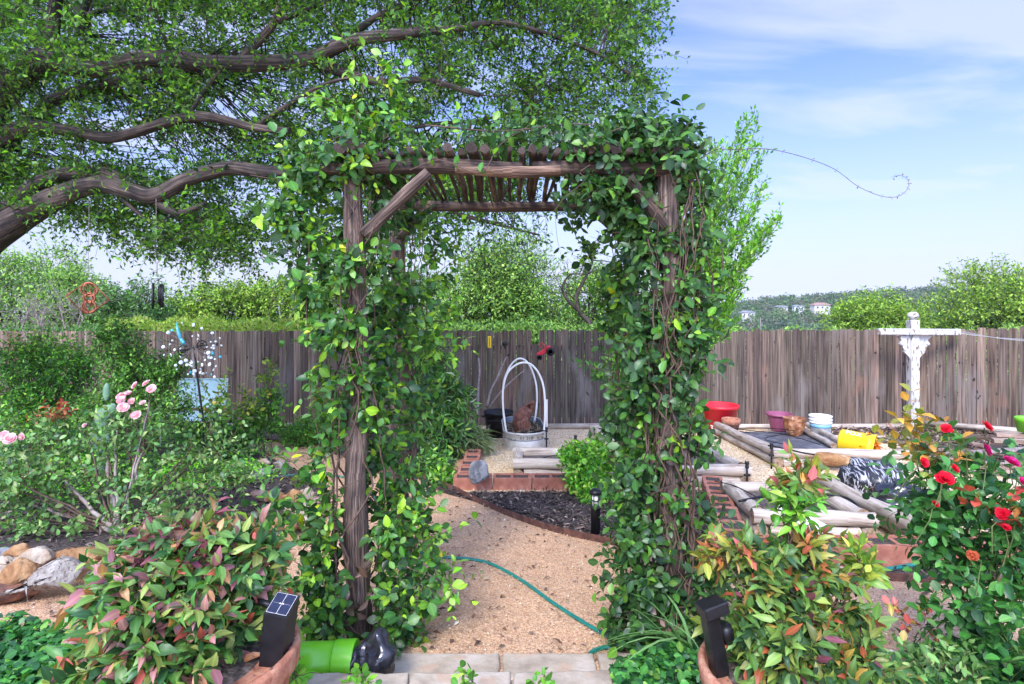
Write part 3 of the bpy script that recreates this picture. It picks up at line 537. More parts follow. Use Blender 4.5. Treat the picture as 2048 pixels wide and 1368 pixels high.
# ------------------------------------------------------------------ tubs and pots by the fence
def pot(name, label, cat, c, prof, mat, inner=None, soil=None, n=30, scal=None, group=None, m=None):
    prof = [(a*1.12, b_*1.2) for a, b_ in prof]
    t = thing(name, label, cat, c, group); b = MB(); b.lathe(c, prof, n, m, scal); b.build('body', M[mat], t)
    if soil: b = MB(); b.lathe(Vector(c)+Vector((0, 0, soil[1])), [(soil[0], 0), (soil[0]*.6, .015), (0, .02)], 20); b.build('soil', M['soil'], t)
    return t
def potprof(rb, rt, h, lip, lh=.04, th=.012): return [(rb*.1, 0), (rb, 0), (rt-lip*.6, h-lh-.004), (rt, h-lh), (rt+.002, h-.006), (rt-.004, h), (rt-th, h-.001), (rt-th-lip*.3, h-lh), (rb-.01, .025), (0, .02)]
c = D(997, 10.0); t = thing('black_tub', 'big black plastic nursery tub beside the stock tank', 'tub', c); b = MB(); b.lathe(c, [(.01, 0), (.2, 0), (.215, .28), (.228, .285), (.228, .31), (.222, .315), (.235, .38), (.25, .385), (.25, .43), (.24, .43), (.225, .3), (.19, .03), (0, .03)], 32); b.build('body', M['blackplastic'], t)
for s in (-1, 1): b = MB(); b.tube([c+Vector((s*.235, -.04, .34)), c+Vector((s*.29, 0, .345)), c+Vector((s*.235, .04, .34))], .012, 6); b.build('handle', M['blackplastic'], t)
c = D(1440, 10.45); t = pot('red_tub', 'big red plastic tub with worn white print beside the log bed', 'tub', c, [(.01, 0), (.22, 0), (.265, .37), (.285, .375), (.292, .395), (.287, .42), (.262, .418), (.21, .02), (0, .02)], 'red')
b = MB()
for k, (dx, dz, w_) in enumerate(((0, .24, .05), (.004, .2, .042), (.0, .165, .05), (.003, .13, .03))): b.box(c+Vector((-.2+dx, -.155-.01*k+dz*-.06+.01, dz)), (w_, .004, .02), rotm(0, 10, -52))
b.build('print', M['paleprint'], t)
pot('clay_pot', 'orange terracotta pot standing in front of the red tub', 'pot', D(1462, 9.95, .06), potprof(.085, .135, .21, .025, .07), 'terracotta')
pot('purple_pot', 'purple plastic planter with rolled rim by the fence', 'planter', D(1558, 10.35, .06), [(.01, 0), (.115, 0), (.12, .02), (.165, .2), (.168, .215), (.19, .22), (.2, .235), (.19, .25), (.175, .248), (.11, .02), (0, .02)], 'purple')
pot('glazed_pot', 'small brown glazed pot with scalloped rim beside the purple planter', 'pot', D(1588, 9.75, .06), [(.01, 0), (.09, 0), (.095, .02), (.14, .1), (.145, .17), (.13, .2), (.155, .235), (.15, .24), (.13, .22), (.12, .1), (0, .04)], 'glazed', n=48, scal=lambda a, z: 1+.035*math.cos(10*a))
c = D(1641, 9.55, .06); t = thing('white_bucket', 'white plastic bucket with blue printed label', 'bucket', c); b = MB(); b.lathe(c, [(.01, 0), (.14, 0), (.158, .23), (.17, .235), (.17, .25), (.162, .252), (.163, .275), (.172, .277), (.172, .29), (.164, .292), (.166, .325), (.174, .33), (.172, .345), (.155, .345), (.13, .02), (0, .02)], 30); b.build('body', M['white'], t)
b = MB(); b.lathe(c, [(.1535, .16), (.158, .215)], 30); b.build('label', M['blue'], t); b = MB()
for a in (-120, -100, -62, -80): b.box(c+Vector((.152*math.cos(R(a)), .152*math.sin(R(a)), .1)), (.035, .004, .03), rotm(0, 0, a+90)); b.box(c+Vector((.148*math.cos(R(a)), .148*math.sin(R(a)), .05)), (.03, .004, .02), rotm(0, 0, a+90))
b.build('print', M['blue'], t)
# yellow bucket on its side
c = P(1678, 893, 7.75); c.z = gz(7.75)+.27; bm_ = rotm(0, 97, -38); t = thing('yellow_bucket', 'yellow bucket lying on its side and spilling orange leaves', 'bucket', (c.x, c.y, c.z-.17)); b = MB(); b.lathe(c, [(.01, 0), (.13, 0), (.15, .02), (.165, .32), (.178, .325), (.178, .34), (.168, .345), (.17, .38), (.18, .385), (.178, .4), (.158, .4), (.14, .05), (0, .04)], 30, bm_); b.build('body', M['yellow'], t)
lv = Leaves(5); o_, u_ = blobpts(c+bm_ @ Vector((0, 0, .3)), (.1, .1, .1), 300, rng, .5); lv.add(o_, u_, rng.normal(0, 1, u_.shape), .09, .5, [(.75, .28, .02, 4), (.6, .16, .02, 2), (.8, .5, .2, 1), (.1, .2, .03, .5)], T_ov); tag(lv.build('leaf_heap', M['petal']), 'orange dead leaves stuffed in the yellow bucket', 'leaves')
def text_obj(s, size, mat, parent, c, m, th=.0015, name='lettering'):
    cu = bpy.data.curves.new('txt', 'FONT'); cu.body = s; cu.size = size; cu.extrude = th; cu.align_x = 'CENTER'; cu.align_y = 'CENTER'; ob = bpy.data.objects.new('txt', cu); me = bpy.data.meshes.new_from_object(ob); bpy.data.objects.remove(ob)
    me.transform(Matrix.Translation(Vector(c)) @ m.to_4x4()); me.materials.clear(); return link(name, me, M[mat], parent)
ax_ = (bm_ @ Vector((0, 0, 1))).normalized(); n_ = Vector((0, -.6, .8)); n_ = (n_-ax_*n_.dot(ax_)).normalized(); y_ = n_.cross(ax_)
text_obj('FOX', .09, 'paleprint', t, c+ax_*.16+n_*.162, Matrix((ax_, y_, n_)).transposed())
# red and orange things behind the right post
c = D(1250, 10.6); t = thing('red_crate', 'small red plastic crate by the fence, glimpsed through the right vine', 'crate', c); b = MB(); b.box(c+Vector((0, 0, .33)), (.3, .2, .03)); b.box(c+Vector((0, -.1, .24)), (.3, .012, .16)); b.box(c+Vector((-.15, 0, .24)), (.012, .2, .16)); b.box(c+Vector((.15, 0, .24)), (.012, .2, .16)); b.box(c+Vector((0, .1, .24)), (.3, .012, .16)); b.build('crate', M['red'], t); b = MB()
for sx in (-.12, .12):
    for sy in (-.08, .08): b.box(c+Vector((sx, sy, .08)), (.03, .03, .16))
b.build('feet', M['red'], t)
pot('orange_bucket', 'orange bucket by the fence, half hidden by the right post', 'bucket', D(1378, 10.6), potprof(.13, .16, .33, .01, .03), 'orange')
c = D(1322, 10.6); t = thing('red_watering_can', 'red watering can behind the right vine', 'watering can', c); b = MB(); b.lathe(c, [(.01, 0), (.1, 0), (.1, .22), (.06, .25), (0, .25)], 20); b.build('body', M['red'], t); b = MB(); b.tube([c+Vector((-.08, 0, .06)), c+Vector((-.2, 0, .2)), c+Vector((-.27, 0, .3))], [.025, .014], 8); b.build('spout', M['red'], t); b = MB(); b.tube(smooth_path([c+Vector((.09, 0, .06)), c+Vector((.17, 0, .18)), c+Vector((.1, 0, .3)), c+Vector((0, 0, .25))]), .01, 6); b.build('handle', M['red'], t)
# ------------------------------------------------------------------ stock tank with hoops and sculpture
def stadium(w2, l2, n=12, e=1.0):
    r_ = w2*e; pts = []
    for k in range(n+1): a = math.pi+math.pi*k/n; pts.append((w2*math.cos(a), -l2+r_+r_*math.sin(a)))
    for k in range(n+1): a = math.pi*k/n; pts.append((w2*math.cos(a), l2-r_+r_*math.sin(a)))
    return pts
tc0 = Vector(((1046-CX)*9.0/F, 9.05, gz(9.05))); t = thing('stock_tank', 'galvanized oval stock tank planter lettered RT 218', 'stock tank', tc0); tm = rotm(0, 0, 3)
def loft(rings, smooth=True):
    b = MB(); n = len(rings[0])
    for rg in rings: b.v += [Vector(p) for p in rg]
    for i in range(len(rings)-1):
        for k in range(n): k2 = (k+1) % n; b.face((i*n+k, i*n+k2, (i+1)*n+k2, (i+1)*n+k), None, smooth)
    return b
def tring(s, z): return [tc0+tm @ Vector((x*s, y*(1+(s-1)*.45), z)) for x, y in stadium(.3, .64, e=1.0)]
b = loft([tring(.92, -.03), tring(.95, .0), tring(.97, .07), tring(.955, .09), tring(.975, .11), tring(.98, .2), tring(.965, .215), tring(.99, .23), tring(.995, .29), tring(1.03, .295), tring(1.045, .31), tring(1.03, .325), tring(1.0, .322)]); b.build('body', M['galv'], t)
b = loft([tring(.998, .318), tring(.97, .2), tring(.965, .19)]); b.build('lining', M['galvin'], t)
b = MB(); b.poly(tring(.975, .215)); b.build('soil', M['soil'], t)
text_obj('RT 218', .062, 'print', t, tc0+tm @ Vector((.0, -.655, .258)), tm @ rotm(90, 0, 0))
chips_p = tring(.93, 0); r_ = np.random.default_rng(3); p = scatter(V2(chips_p), 500, r_); lv = Leaves(1); lv.add(np.column_stack([p, np.full(len(p), tc0.z+.225)+r_.random(len(p))*.05]), r_.normal(0, 1, (len(p), 3))*np.array([1, 1, .4]), r_.normal(0, .4, (len(p), 3))+np.array([0, 0, 1]), .1, .12, [(.4, .32, .22, 2), (.2, .14, .09, 2), (.1, .07, .05, 1)]); tag(lv.build('straw', M['chip'], None, tuple(tc0)), 'dry straw mulch in the stock tank', kind='stuff')
def hoop(pts, label):
    b = MB(); b.tube(smooth_path(pts, 10), .0145, 8); tag(b.build('pvc_hoop', M['pvc']), label, 'hoop', 'white pipe hoops over the tank')
def hp(d, l): return [P(x, y, d) for x, y in l]
hoop(hp(8.62, [(1014, 872), (1007, 826), (1006, 780), (1014, 748), (1030, 731), (1049, 725), (1066, 732), (1080, 752), (1088, 780), (1090, 826), (1087, 874)]), 'white pipe hoop nearest the front of the stock tank')
hoop(hp(9.45, [(1011, 852), (1006, 810), (1007, 768), (1016, 740), (1028, 723), (1041, 717), (1055, 725), (1066, 746), (1073, 776), (1073, 815), (1067, 852)]), 'white pipe hoop farther back over the stock tank')
b = MB(); b.tube([P(1093.5, 876, 8.75), P(1093, 799, 8.75)], .016, 10); tag(b.build('pipe', M['pvc']), 'straight white pipe standing upright right of the stock tank', 'pipe')
# rusty sculpture
d_ = 8.95; t = thing('rusty_sculpture', 'rusty sheet metal bird sculpture with curled collar in the stock tank', 'sculpture', P(1040, 862, d_)); b = MB(); b.tube(smooth_path([P(1032, 863, d_), P(1036, 851, d_), P(1042, 838, d_), P(1050, 826, d_), P(1058, 816, d_)], 4), [.03, .09, .13, .115, .07], 12); b.build('body', M['rust'], t)
b = MB(); b.tube([P(1059, 815, d_-.03)+Vector((.062*math.cos(a), .02*math.sin(a*2), .055*math.sin(a))) for a in np.linspace(0, 5.6, 16)], .012, 6); b.lathe(P(1058, 817, d_), [(.085, -.02), (.07, .03), (.062, .03), (.075, -.02)], 16, rotm(65, 25, 0)); b.build('collar', M['rust'], t)
b = MB(); b.tube(smooth_path([P(1062, 824, d_), P(1064, 812, d_), P(1065, 804, d_), P(1069, 806, d_)], 4), [.03, .028, .03, .02], 8); b.ball(P(1065, 806, d_-.01), (.035, .03, .032), 10); b.tube([P(1067, 805, d_), P(1073, 802, d_)], [.014, .003], 6); b.build('head', M['rust'], t)
lv = Leaves(2); pts_ = []; axs = []
for q in range(5):
    for k in range(9): f = k/8; pts_.append(A(P(1036+f*18-q*.8+q*2.2, 842-f*8+q*3.5, d_-.12+.01*q))); axs.append((-.1+.35*f, -.25, -1))
lv.add(np.array(pts_), np.array(axs), np.tile([0, -1, .3], (len(pts_), 1)), .075, .3, [(.26, .11, .075, 1)], T_la, .2); lv.build('feathers', M['leaf'], t)
# ------------------------------------------------------------------ logs, raised beds
def logmb(a, b_, r, seed=0, b=None): b = b or MB(); a = Vector(a); b_ = Vector(b_); n = 9; b.tube([a+(b_-a)*q+Vector((0, 0, .006*math.sin(q*9+seed))) for q in np.linspace(0, 1, n)], [r*random.Random(seed+k).uniform(.93, 1.05) for k in range(n)], 12, caps=False, rough=.06); return b
def add_log(parent, a, b_, r, seed=0, name='log'):
    o = logmb(a, b_, r, seed).build(name, M['log'], parent); a = Vector(a); b_ = Vector(b_); dv = (b_-a).normalized()
    for p, s in ((a, -1), (b_, 1)):
        q = MB(); u = dv.orthogonal().normalized(); w_ = dv.cross(u); q.poly([p+(u*math.cos(k*.5236)+w_*math.sin(k*.5236))*r*.985+dv*s*.001 for k in range(12)]); q.v.append(p); q.build('end_grain', M['logend'], o)
    return o
def bed(label, c4, r=.055, soil='soil', seed=0, h0=.0, layers=2, cat='raised bed', skip=()):
    c4 = [Vector(c) for c in c4]; t = thing('raised_bed', label, cat, (c4[0]+c4[1]+c4[2]+c4[3])/4)
    cc = (c4[0]+c4[1]+c4[2]+c4[3])/4
    for L_ in range(layers):
        for k in range(4):
            if (L_, k) in skip: continue
            a, b_ = c4[k], c4[(k+1) % 4]; dv = (b_-a).normalized(); ext = r*(1 if (k+L_) % 2 else -1)
            z = h0+r+L_*(2*r-.008)+(r*.04 if k % 2 else 0); add_log(t, a-dv*ext+Vector((0, 0, z)), b_+dv*ext+Vector((0, 0, z)), r*random.Random(seed+k+L_*7).uniform(.95, 1.06), seed+k+L_*5)
    b = MB(); b.poly([c+(cc-c)*.02+Vector((0, 0, h0+(r*(2*layers)*.62 if soil != 'fabric' else .055))) for c in c4]); o = b.build('soil', M[soil], t)
    return t
def rect(x0, x1, y0, y1): return [Vector((x0, y0, gz(y0))), Vector((x1, y0, gz(y0))), Vector((x1, y1, gz(y1))), Vector((x0, y1, gz(y1)))]
bed('log raised bed nearest the stock tank, with a dark hose arched over its soil', rect(.07, 1.25, 6.6, 7.35), .06, seed=1)
bed('far log raised bed below the red crate, wrapped in black drip hose', rect(1.31, 2.25, 8.2, 9.65), .06, seed=20)
bed('log raised bed behind the right arbor post with a drip riser at its corner', rect(1.25, 2.42, 6.25, 7.8), .06, seed=40)
c4 = [Vector((1.86, 4.5, gz(4.5))), Vector((2.62, 4.42, gz(4.42))), Vector((2.66, 5.4, gz(5.4))), Vector((1.98, 5.5, gz(5.5)))]
bed('nearest log raised bed, with a sawn log end at its right corner', c4, .058, seed=60)
e0, e1 = G(1428, 850, .17), G(1550, 910, .17); cE = [Vector((3.25, 7.35, gz(7.35))), Vector((4.75, 7.25, gz(7.25))), Vector((5.2, 10.2, gz(10.2))), Vector((3.5, 10.3, gz(10.3)))]
bed('big log raised bed lined with black weed fabric, holding the pots', cE, .06, 'fabric', 80, skip=((0, 2), (1, 2), (0, 1), (1, 1)))
for k, (a, b_, r_, lb) in enumerate(((G(1608, 944, .19), G(1850, 1062, .19), .06, 'long pale log on top, slanting behind the nearest log bed'), (G(1604, 955, .06), G(1850, 1085, .06), .058, 'long pale log underneath the slanting top log'), (G(1602, 857, .1), G(1668, 892, .1), .045, 'short pale log on the fabric, left of the pair by the white bucket'), (G(1616, 850, .16), G(1684, 884, .16), .045, 'short pale log on the fabric, right of the pair by the white bucket'), (D(1770, 9.6, .06), D(1560, 9.9, .02), .02, 'thin stick lying on the weed fabric'))):
    t = thing('log', lb, 'log', a, 'loose pale logs'); add_log(t, a, b_, r_, 100+k, 'trunk_piece')
# ------------------------------------------------------------------ hollow terracotta blocks
def block_mb(c, rz, L_=.39, W_=.19, H_=.19):
    b = MB(); m = rotm(0, 0, rz); c = Vector(c); xo = [-L_/2, -L_/2+.03, -.014, .014, L_/2-.03, L_/2]; yo = [-W_/2, -W_/2+.03, W_/2-.03, W_/2]; ids = {}
    for zi, z in enumerate((-H_/2, H_/2)):
        for i, x in enumerate(xo):
            for j, y in enumerate(yo): ids[i, j, zi] = len(b.v); b.v.append(c+m @ Vector((x, y, z)))
    for i in range(5):
        for j in range(3):
            if j == 1 and i in (1, 3): continue
            b.face((ids[i, j, 1], ids[i+1, j, 1], ids[i+1, j+1, 1], ids[i, j+1, 1]))
    for i in (1, 3):
        q = [(i, 1), (i+1, 1), (i+1, 2), (i, 2)]
        for k in range(4): a, d = q[k], q[(k+1) % 4]; b.face((ids[a[0], a[1], 1], ids[a[0], a[1], 0], ids[d[0], d[1], 0], ids[d[0], d[1], 1])[::-1])
        b.face([ids[a[0], a[1], 0] for a in q])
    for i in range(5): b.face((ids[i, 0, 0], ids[i+1, 0, 0], ids[i+1, 0, 1], ids[i, 0, 1])); b.face((ids[i+1, 3, 0], ids[i, 3, 0], ids[i, 3, 1], ids[i+1, 3, 1]))
    for j in range(3): b.face((ids[0, j+1, 0], ids[0, j, 0], ids[0, j, 1], ids[0, j+1, 1])); b.face((ids[5, j, 0], ids[5, j+1, 0], ids[5, j+1, 1], ids[5, j, 1]))
    return b
ORD = ['first', 'second', 'third', 'fourth', 'fifth', 'sixth', 'seventh', 'eighth', 'ninth', 'tenth', 'eleventh', 'twelfth']
def blk(c, rz, label):
    o = block_mb(c, rz).build('hollow_block', M['brick']); tag(o, label, 'block', 'terracotta blocks edging the raised yard'); q = MB(); m = rotm(0, 0, rz); c = Vector(c)
    for x0, x1 in ((-.164, -.015), (.015, .164)): q.poly([c+m @ Vector((x, y, .083)) for x, y in ((x0, -.064), (x1, -.064), (x1, .064), (x0, .064))])
    q.build('soil_fill', M['mulchbed'], o)
for k in range(6): blk((-.4+k*.4, 6.18, gz(6.18)+.035), random.Random(k).uniform(-.8, .8), f'{ORD[k]} hollow terracotta block from the left along the front row behind the mulch')
for k in range(9): blk((-.5+random.Random(k).uniform(-.01, .01), 6.5+k*.4, gz(6.5+k*.4)+.02), 90+random.Random(k+9).uniform(-1, 1), f'{ORD[k]} hollow terracotta block going back towards the fence in the left row')
for k in range(5): f = k/4; blk((1.98-.4*f, 5.9-1.62*f, gz(5.9-1.62*f)+.04), 76, f'{ORD[k]} hollow terracotta block from the back in the slanting row behind the right arbor post')
for k in range(6): blk((1.74+k*.4, 4.0, gz(4.0)+.05), random.Random(k+30).uniform(-.8, .8), f'{ORD[k]} hollow terracotta block from the left in the right front row behind the nandina')
# steel edging, hoses, steps
def strip(name, pts, h, mat, label, cat):
    b = MB(); pts = smooth_path(pts, 5); 
    for i, p in enumerate(pts): b.v += [p+Vector((0, -.003, -.02)), p+Vector((0, -.003, h)), p+Vector((0, .004, h)), p+Vector((0, .004, -.02))]
    for i in range(len(pts)-1):
        for k in range(4): k2 = (k+1) % 4; b.face((i*4+k, i*4+4+k, i*4+4+k2, i*4+k2))
    tag(b.build(name, M[mat]), label, cat)
strip('steel_edging', edge3, .05, 'edging', 'rusty steel edging strip between gravel path and mulch bed', 'edging')
strip('steel_edging', [G(*p) for p in ((470, 874), (560, 885), (660, 896), (740, 918))], .04, 'edging', 'rusty edging strip along the far left planting bed', 'edging')
def hose(pts, r, label, mat='hose', cat='garden hose', name='garden_hose', lift=None):
    b = MB(); q = [Vector(p)+Vector((0, 0, r*.9)) for p in pts]; b.tube(smooth_path(q, 8), r, 10); tag(b.build(name, M[mat]), label, cat)
hose([G(x, y) for x, y in ((560, 955), (620, 949), (690, 957), (740, 985), (790, 1060), (840, 1106), (890, 1117), (940, 1121), (985, 1132), (1045, 1165), (1100, 1205), (1150, 1238), (1195, 1265), (1235, 1285), (1240, 1300), (1210, 1299), (1183, 1309), (1178, 1330))], .0105, 'green garden hose snaking across the gravel path to the steps')
hose([G(x, y) for x, y in ((1690, 1160), (1720, 1152), (1770, 1144), (1850, 1132), (2000, 1120))], .016, 'dull green hose lying by the edging under the red roses')
hose([G(x, y) for x, y in ((1660, 1158), (1760, 1157), (1900, 1152))], .009, 'thin black hose lying next to the edging', 'blackplastic', 'hose')
def slab(name, px, h, th, mat, label, seed=0):
    b = MB(); r_ = random.Random(seed); n = len(px); P3 = []
    for i in range(n):
        a, c = Vector(px[i]), Vector(px[(i+1) % n])
        for k in range(8): q = a+(c-a)*k/8; P3.append(q+Vector((r_.uniform(-.006, .006), r_.uniform(-.006, .006), 0)))
    m = len(P3); cc = sum(P3, Vector())/m
    for z, s in ((-th, 0), (-.012, 0), (-.003, .006), (0, .016)): b.v += [p+(cc-p).normalized()*s+Vector((0, 0, h+z)) for p in P3]
    for i in range(3):
        for k in range(m): k2 = (k+1) % m; b.face((i*m+k, i*m+k2, (i+1)*m+k2, (i+1)*m+k), None, False)
    b.face(range(3*m, 4*m)); return b
zt = lambda x, y, z: (x, y, z)
t = thing('stone_step', 'lower flagstone step where the gravel path begins', 'step', (.0, 2.6, -.24)); xs_ = [-.56, -.05, .38, .66]
for k in range(3): slab('s', [zt(xs_[k]+.006, 2.36, -.215), zt(xs_[k+1]-.006, 2.36, -.215), zt(xs_[k+1]-.006, 2.735, -.215), zt(xs_[k]+.006, 2.735, -.215)], .01, .09, 'stone', '', k).build('flagstone', M['stone'], t)
t = thing('stone_step', 'upper flagstone step at the bottom edge of the view', 'step', (-.2, 2.1, -.2)); xs_ = [-.79, -.40, .0, .40]
for k in range(3): slab('s', [zt(xs_[k]+.005-(.0 if k else .1), 1.75, -.07), zt(xs_[k+1]-.005, 1.75, -.07), zt(xs_[k+1]-.005, 2.385+.012*(k-1), -.07), zt(xs_[k]+.005, 2.375, -.07)], 0, .07, 'stone', '', 10+k).build('flagstone', M['stone'], t)
b = MB(); b.box((-.19, 2.06, -.17), (1.14, .6, .14)); b.build('riser', M['stone'], t)
# rocks
def rock(c, s, mat, label, seed, rz=0, group=None, rx=0, cat='rock', n=16):
    rr = random.Random(seed); bm = bmesh.new(); m = rotm(rx, 0, rz)
    for _ in range(n):
        d = Vector((rr.gauss(0, 1), rr.gauss(0, 1), rr.gauss(0, 1))).normalized(); bm.verts.new(Vector((d.x*s[0], d.y*s[1], d.z*s[2]))/2)
    r_ = bmesh.ops.convex_hull(bm, input=bm.verts); bmesh.ops.delete(bm, geom=[v for v in bm.verts if not v.link_faces], context='VERTS')
    bmesh.ops.bevel(bm, geom=list(bm.edges), offset=min(s)*.07, segments=2, affect='EDGES', profile=.6); bmesh.ops.triangulate(bm, faces=bm.faces); bmesh.ops.subdivide_edges(bm, edges=[e for e in bm.edges if e.calc_length() > max(s)*.08], cuts=2, use_grid_fill=True)
    mn = min(s)
    for v in bm.verts: v.co += v.normal*(noise.fractal(v.co/mn*2.2+Vector((seed, 0, 0)), 1, 2, 4)*mn*.09)
    me = bpy.data.meshes.new('rock'); bm.to_mesh(me); bm.free()
    for p in me.polygons: p.use_smooth = True
    c = Vector(c); org = c-Vector((0, 0, s[2]/2)); me.transform(Matrix.Translation(c) @ m.to_4x4()); o = link('rock', me, RK[mat], None, org); return tag(o, label, cat, group)
LR = 'rocks edging the rose bed on the left'
rock(G(105, 1150, .13), (.36, .22, .2), 'grey', 'largest speckled pale grey rock, nearest the gravel at far left', 1, 25, LR, 10)
rock(G(28, 1178, .07), (.36, .2, .15), 'rust', 'dark rust brown rock lying lowest at the left edge', 2, 18, LR)
rock(G(40, 1142, .15), (.25, .18, .16), 'ochre', 'rounded ochre and cream rock above the dark brown one', 3, 35, LR)
rock(G(70, 1115, .17), (.24, .16, .13), 'cream', 'cream rock with tan patch on top of the left row', 4, 20, LR)
rock(G(38, 1108, .16), (.2, .16, .13), 'ochre', 'small brown ochre rock behind the cream one', 5, 0, LR)
rock(G(165, 1115, .14), (.46, .2, .13), 'ochre', 'long flat orange tan rock tilted towards the nandina', 6, 22, LR, 12)
rock(G(108, 1122, .11), (.34, .22, .12), 'pink', 'flat mauve brown slab between the orange and cream rocks', 7, 10, LR)
rock(G(0, 1140, .1), (.22, .18, .18), 'cream', 'pale yellow rock cut off by the left edge', 8, 5, LR)
rock(G(10, 1105, .08), (.14, .1, .08), 'lime', 'small bluish grey stone at the far left edge', 9, 5, LR)
RR = [(519, 988, .27, .15, .13, 'pink', 'pinkish white rock leaning left of the ochre ones', 40), (547, 988, .22, .15, .13, 'ochre', 'ochre rock left of the row by the arbor', 20), (583, 990, .24, .17, .18, 'ochre', 'round orange tan rock in the row left of the arbor', 0), (612, 985, .17, .14, .15, 'cream', 'small cream rock behind the round orange one', 50),
      (600, 1012, .32, .22, .2, 'cream', 'big rounded cream pink rock in the row left of the arbor', 10), (635, 1003, .2, .16, .16, 'pink', 'pink brown rock nearest the left arbor post', 30), (560, 1050, .36, .2, .16, 'ochre', 'wedge shaped ochre rock with a hollow behind the nandina', 35), (597, 1038, .3, .2, .15, 'cream', 'pale cream rock between the wedge and the big rounded one', -10), (515, 1050, .22, .2, .25, 'rust', 'upright rust coloured rock behind the nandina', 60),
      (552, 1072, .34, .2, .1, 'ochre', 'low flat tan rock on the gravel behind the nandina', 5), (505, 1065, .24, .18, .12, 'cream', 'low cream rock peeping over the nandina', 15), (560, 925, .26, .2, .13, 'grey', 'whitish flat rock beside the mulch under the rose', 0), (520, 940, .3, .2, .14, 'lime', 'grey mossy rock under the rose branches', 20), (530, 918, .22, .14, .1, 'cream', 'cream flat rock near the bend of the side path', 0),
      (548, 900, .2, .15, .09, 'rust', 'brown flat rock at the bend of the side path', 10), (570, 913, .2, .14, .07, 'pink', 'thin pink slab at the edge of the side path', 0), (472, 922, .09, .07, .06, 'ochre', 'small round rusty pebble among the rose stems', 0), (380, 920, .26, .14, .09, 'ochre', 'flat yellow orange rock among the rose stems', 0), (357, 926, .16, .12, .1, 'cream', 'white rock beside the yellow orange one', 0),
      (528, 871, .2, .12, .09, 'pink', 'rounded tan stone, rightmost of the row edging the far bed', 0), (497, 871, .16, .1, .08, 'ochre', 'tan stone, second from the right in the row edging the far bed', 0), (480, 870, .14, .1, .08, 'pink', 'brown stone, third from the right in the row edging the far bed', 0), (466, 869, .13, .1, .07, 'cream', 'pale stone, leftmost of the row edging the far bed', 0)]
for k, (px, py, a, b2, c2, mt_, lb, rz) in enumerate(RR): rock(G(px, py+6, c2*.45), (a*.95, b2, c2), mt_, lb, 20+k, rz, LR if k < 19 else 'stones edging the far bed')
rock(G(958, 944, .21), (.25, .18, .27), 'lime', 'jagged grey limestone lump sitting on the terracotta blocks', 61, 20, None, 0, n=13); 
rock(G(1660, 918, .14), (.5, .2, .2), 'ochre', 'rotting tan piece of wood like stone beside the streaked bag', 70, -20)
rock(G(1770, 985, .1), (.26, .18, .16), 'pink', 'pinkish rock weighing down the streaked bag', 71, 10)
c = D(552, 10.4); t = thing('pine_cone_ornament', 'dark grey pine cone ornament standing before the fence', 'ornament', c); b = MB(); b.lathe(c+Vector((0, 0, 0)), [(.03, 0), (.08, .01), (.12, .08), (.125, .14), (.09, .23), (.04, .28), (0, .3)], 24, scal=lambda a, z: 1+.05*math.cos(12*a+z*60)); b.build('cone', M['blackplastic'], t)
lv = Leaves(3); th = np.linspace(0, 60, 170); zz_ = np.linspace(.02, .27, 170); rr_ = np.interp(zz_, [0, .08, .14, .23, .28], [.08, .12, .125, .09, .04]); lv.add(np.column_stack([c.x+rr_*np.cos(th), c.y+rr_*np.sin(th), c.z+zz_]), np.column_stack([np.cos(th)*.4, np.sin(th)*.4, np.ones(170)]), np.column_stack([np.cos(th), np.sin(th), th*0]), .035, .8, [(.09, .1, .12, 1)], T_dia); lv.build('scales', M['farleaf'], t)
# bags
def lumpy(name, c, s, mat, label, seed, amp=.3, cat='bag', rz=0, fr=2.2, group=None):
    b = MB(); b.ball(c, s, 30, rotm(0, 0, rz), amp, fr, seed)
    for v in b.v: v += Vector((noise.noise(v*14), noise.noise(v*14+Vector((5, 0, 0))), noise.noise(v*14+Vector((0, 9, 0)))))*.02; v.z = max(v.z, gz(v.y)+.002)
    return tag(b.build(name, M[mat]), label, cat, group)
lumpy('plastic_bag', D(1752, 5.95, .06), (.34, .28, .27), 'stripebag', 'black plastic bag with white streaks heaped behind the slanting logs', 5, .4, rz=-20)
lumpy('plastic_bag', D(1800, 5.5, .06), (.22, .2, .14), 'bagblack', 'black plastic trailing from the streaked bag under the roses', 8, .5)
# woodpile
rr = random.Random(4)
BD = ['bleached board sticking out left', 'dark brown rotten board', 'board with split end', 'thin grey lath', 'curled bark slab', 'reddish plank', 'pale plank', 'short off cut', 'warped board', 'grey plank with knots', 'narrow strip', 'broken branch piece']
for k in range(34):
    px = rr.uniform(1850, 2120); d = rr.uniform(6.6, 8.8)-.0; c = D(px, d, .03+rr.random()*.3*max(0, 1-abs(px-1985)/150)); L_ = rr.uniform(.35, 1.1); m = rotm(rr.uniform(-15, 15), rr.uniform(-9, 9), rr.uniform(-35, 25)); b = MB(); b.box(c, (L_, rr.uniform(.05, .13), rr.uniform(.015, .04)), m, .004)
    lb = f'{BD[k%12]} ' + ['low in', 'on top of', 'at the back of'][k//12]+' the scrap wood pile'; tag(b.build('scrap_board', M[['log', 'stem', 'deadwood', 'debris'][k % 4]] if k % 4 else pm('scrap board wood', [(.12, .07, .05), (.3, .2, .14), (.45, .36, .28)], 8, .85, .3, stretch=(.2, 1, 1)) if k == 0 else bpy.data.materials['scrap board wood']), lb, 'board', 'boards in the scrap wood pile')
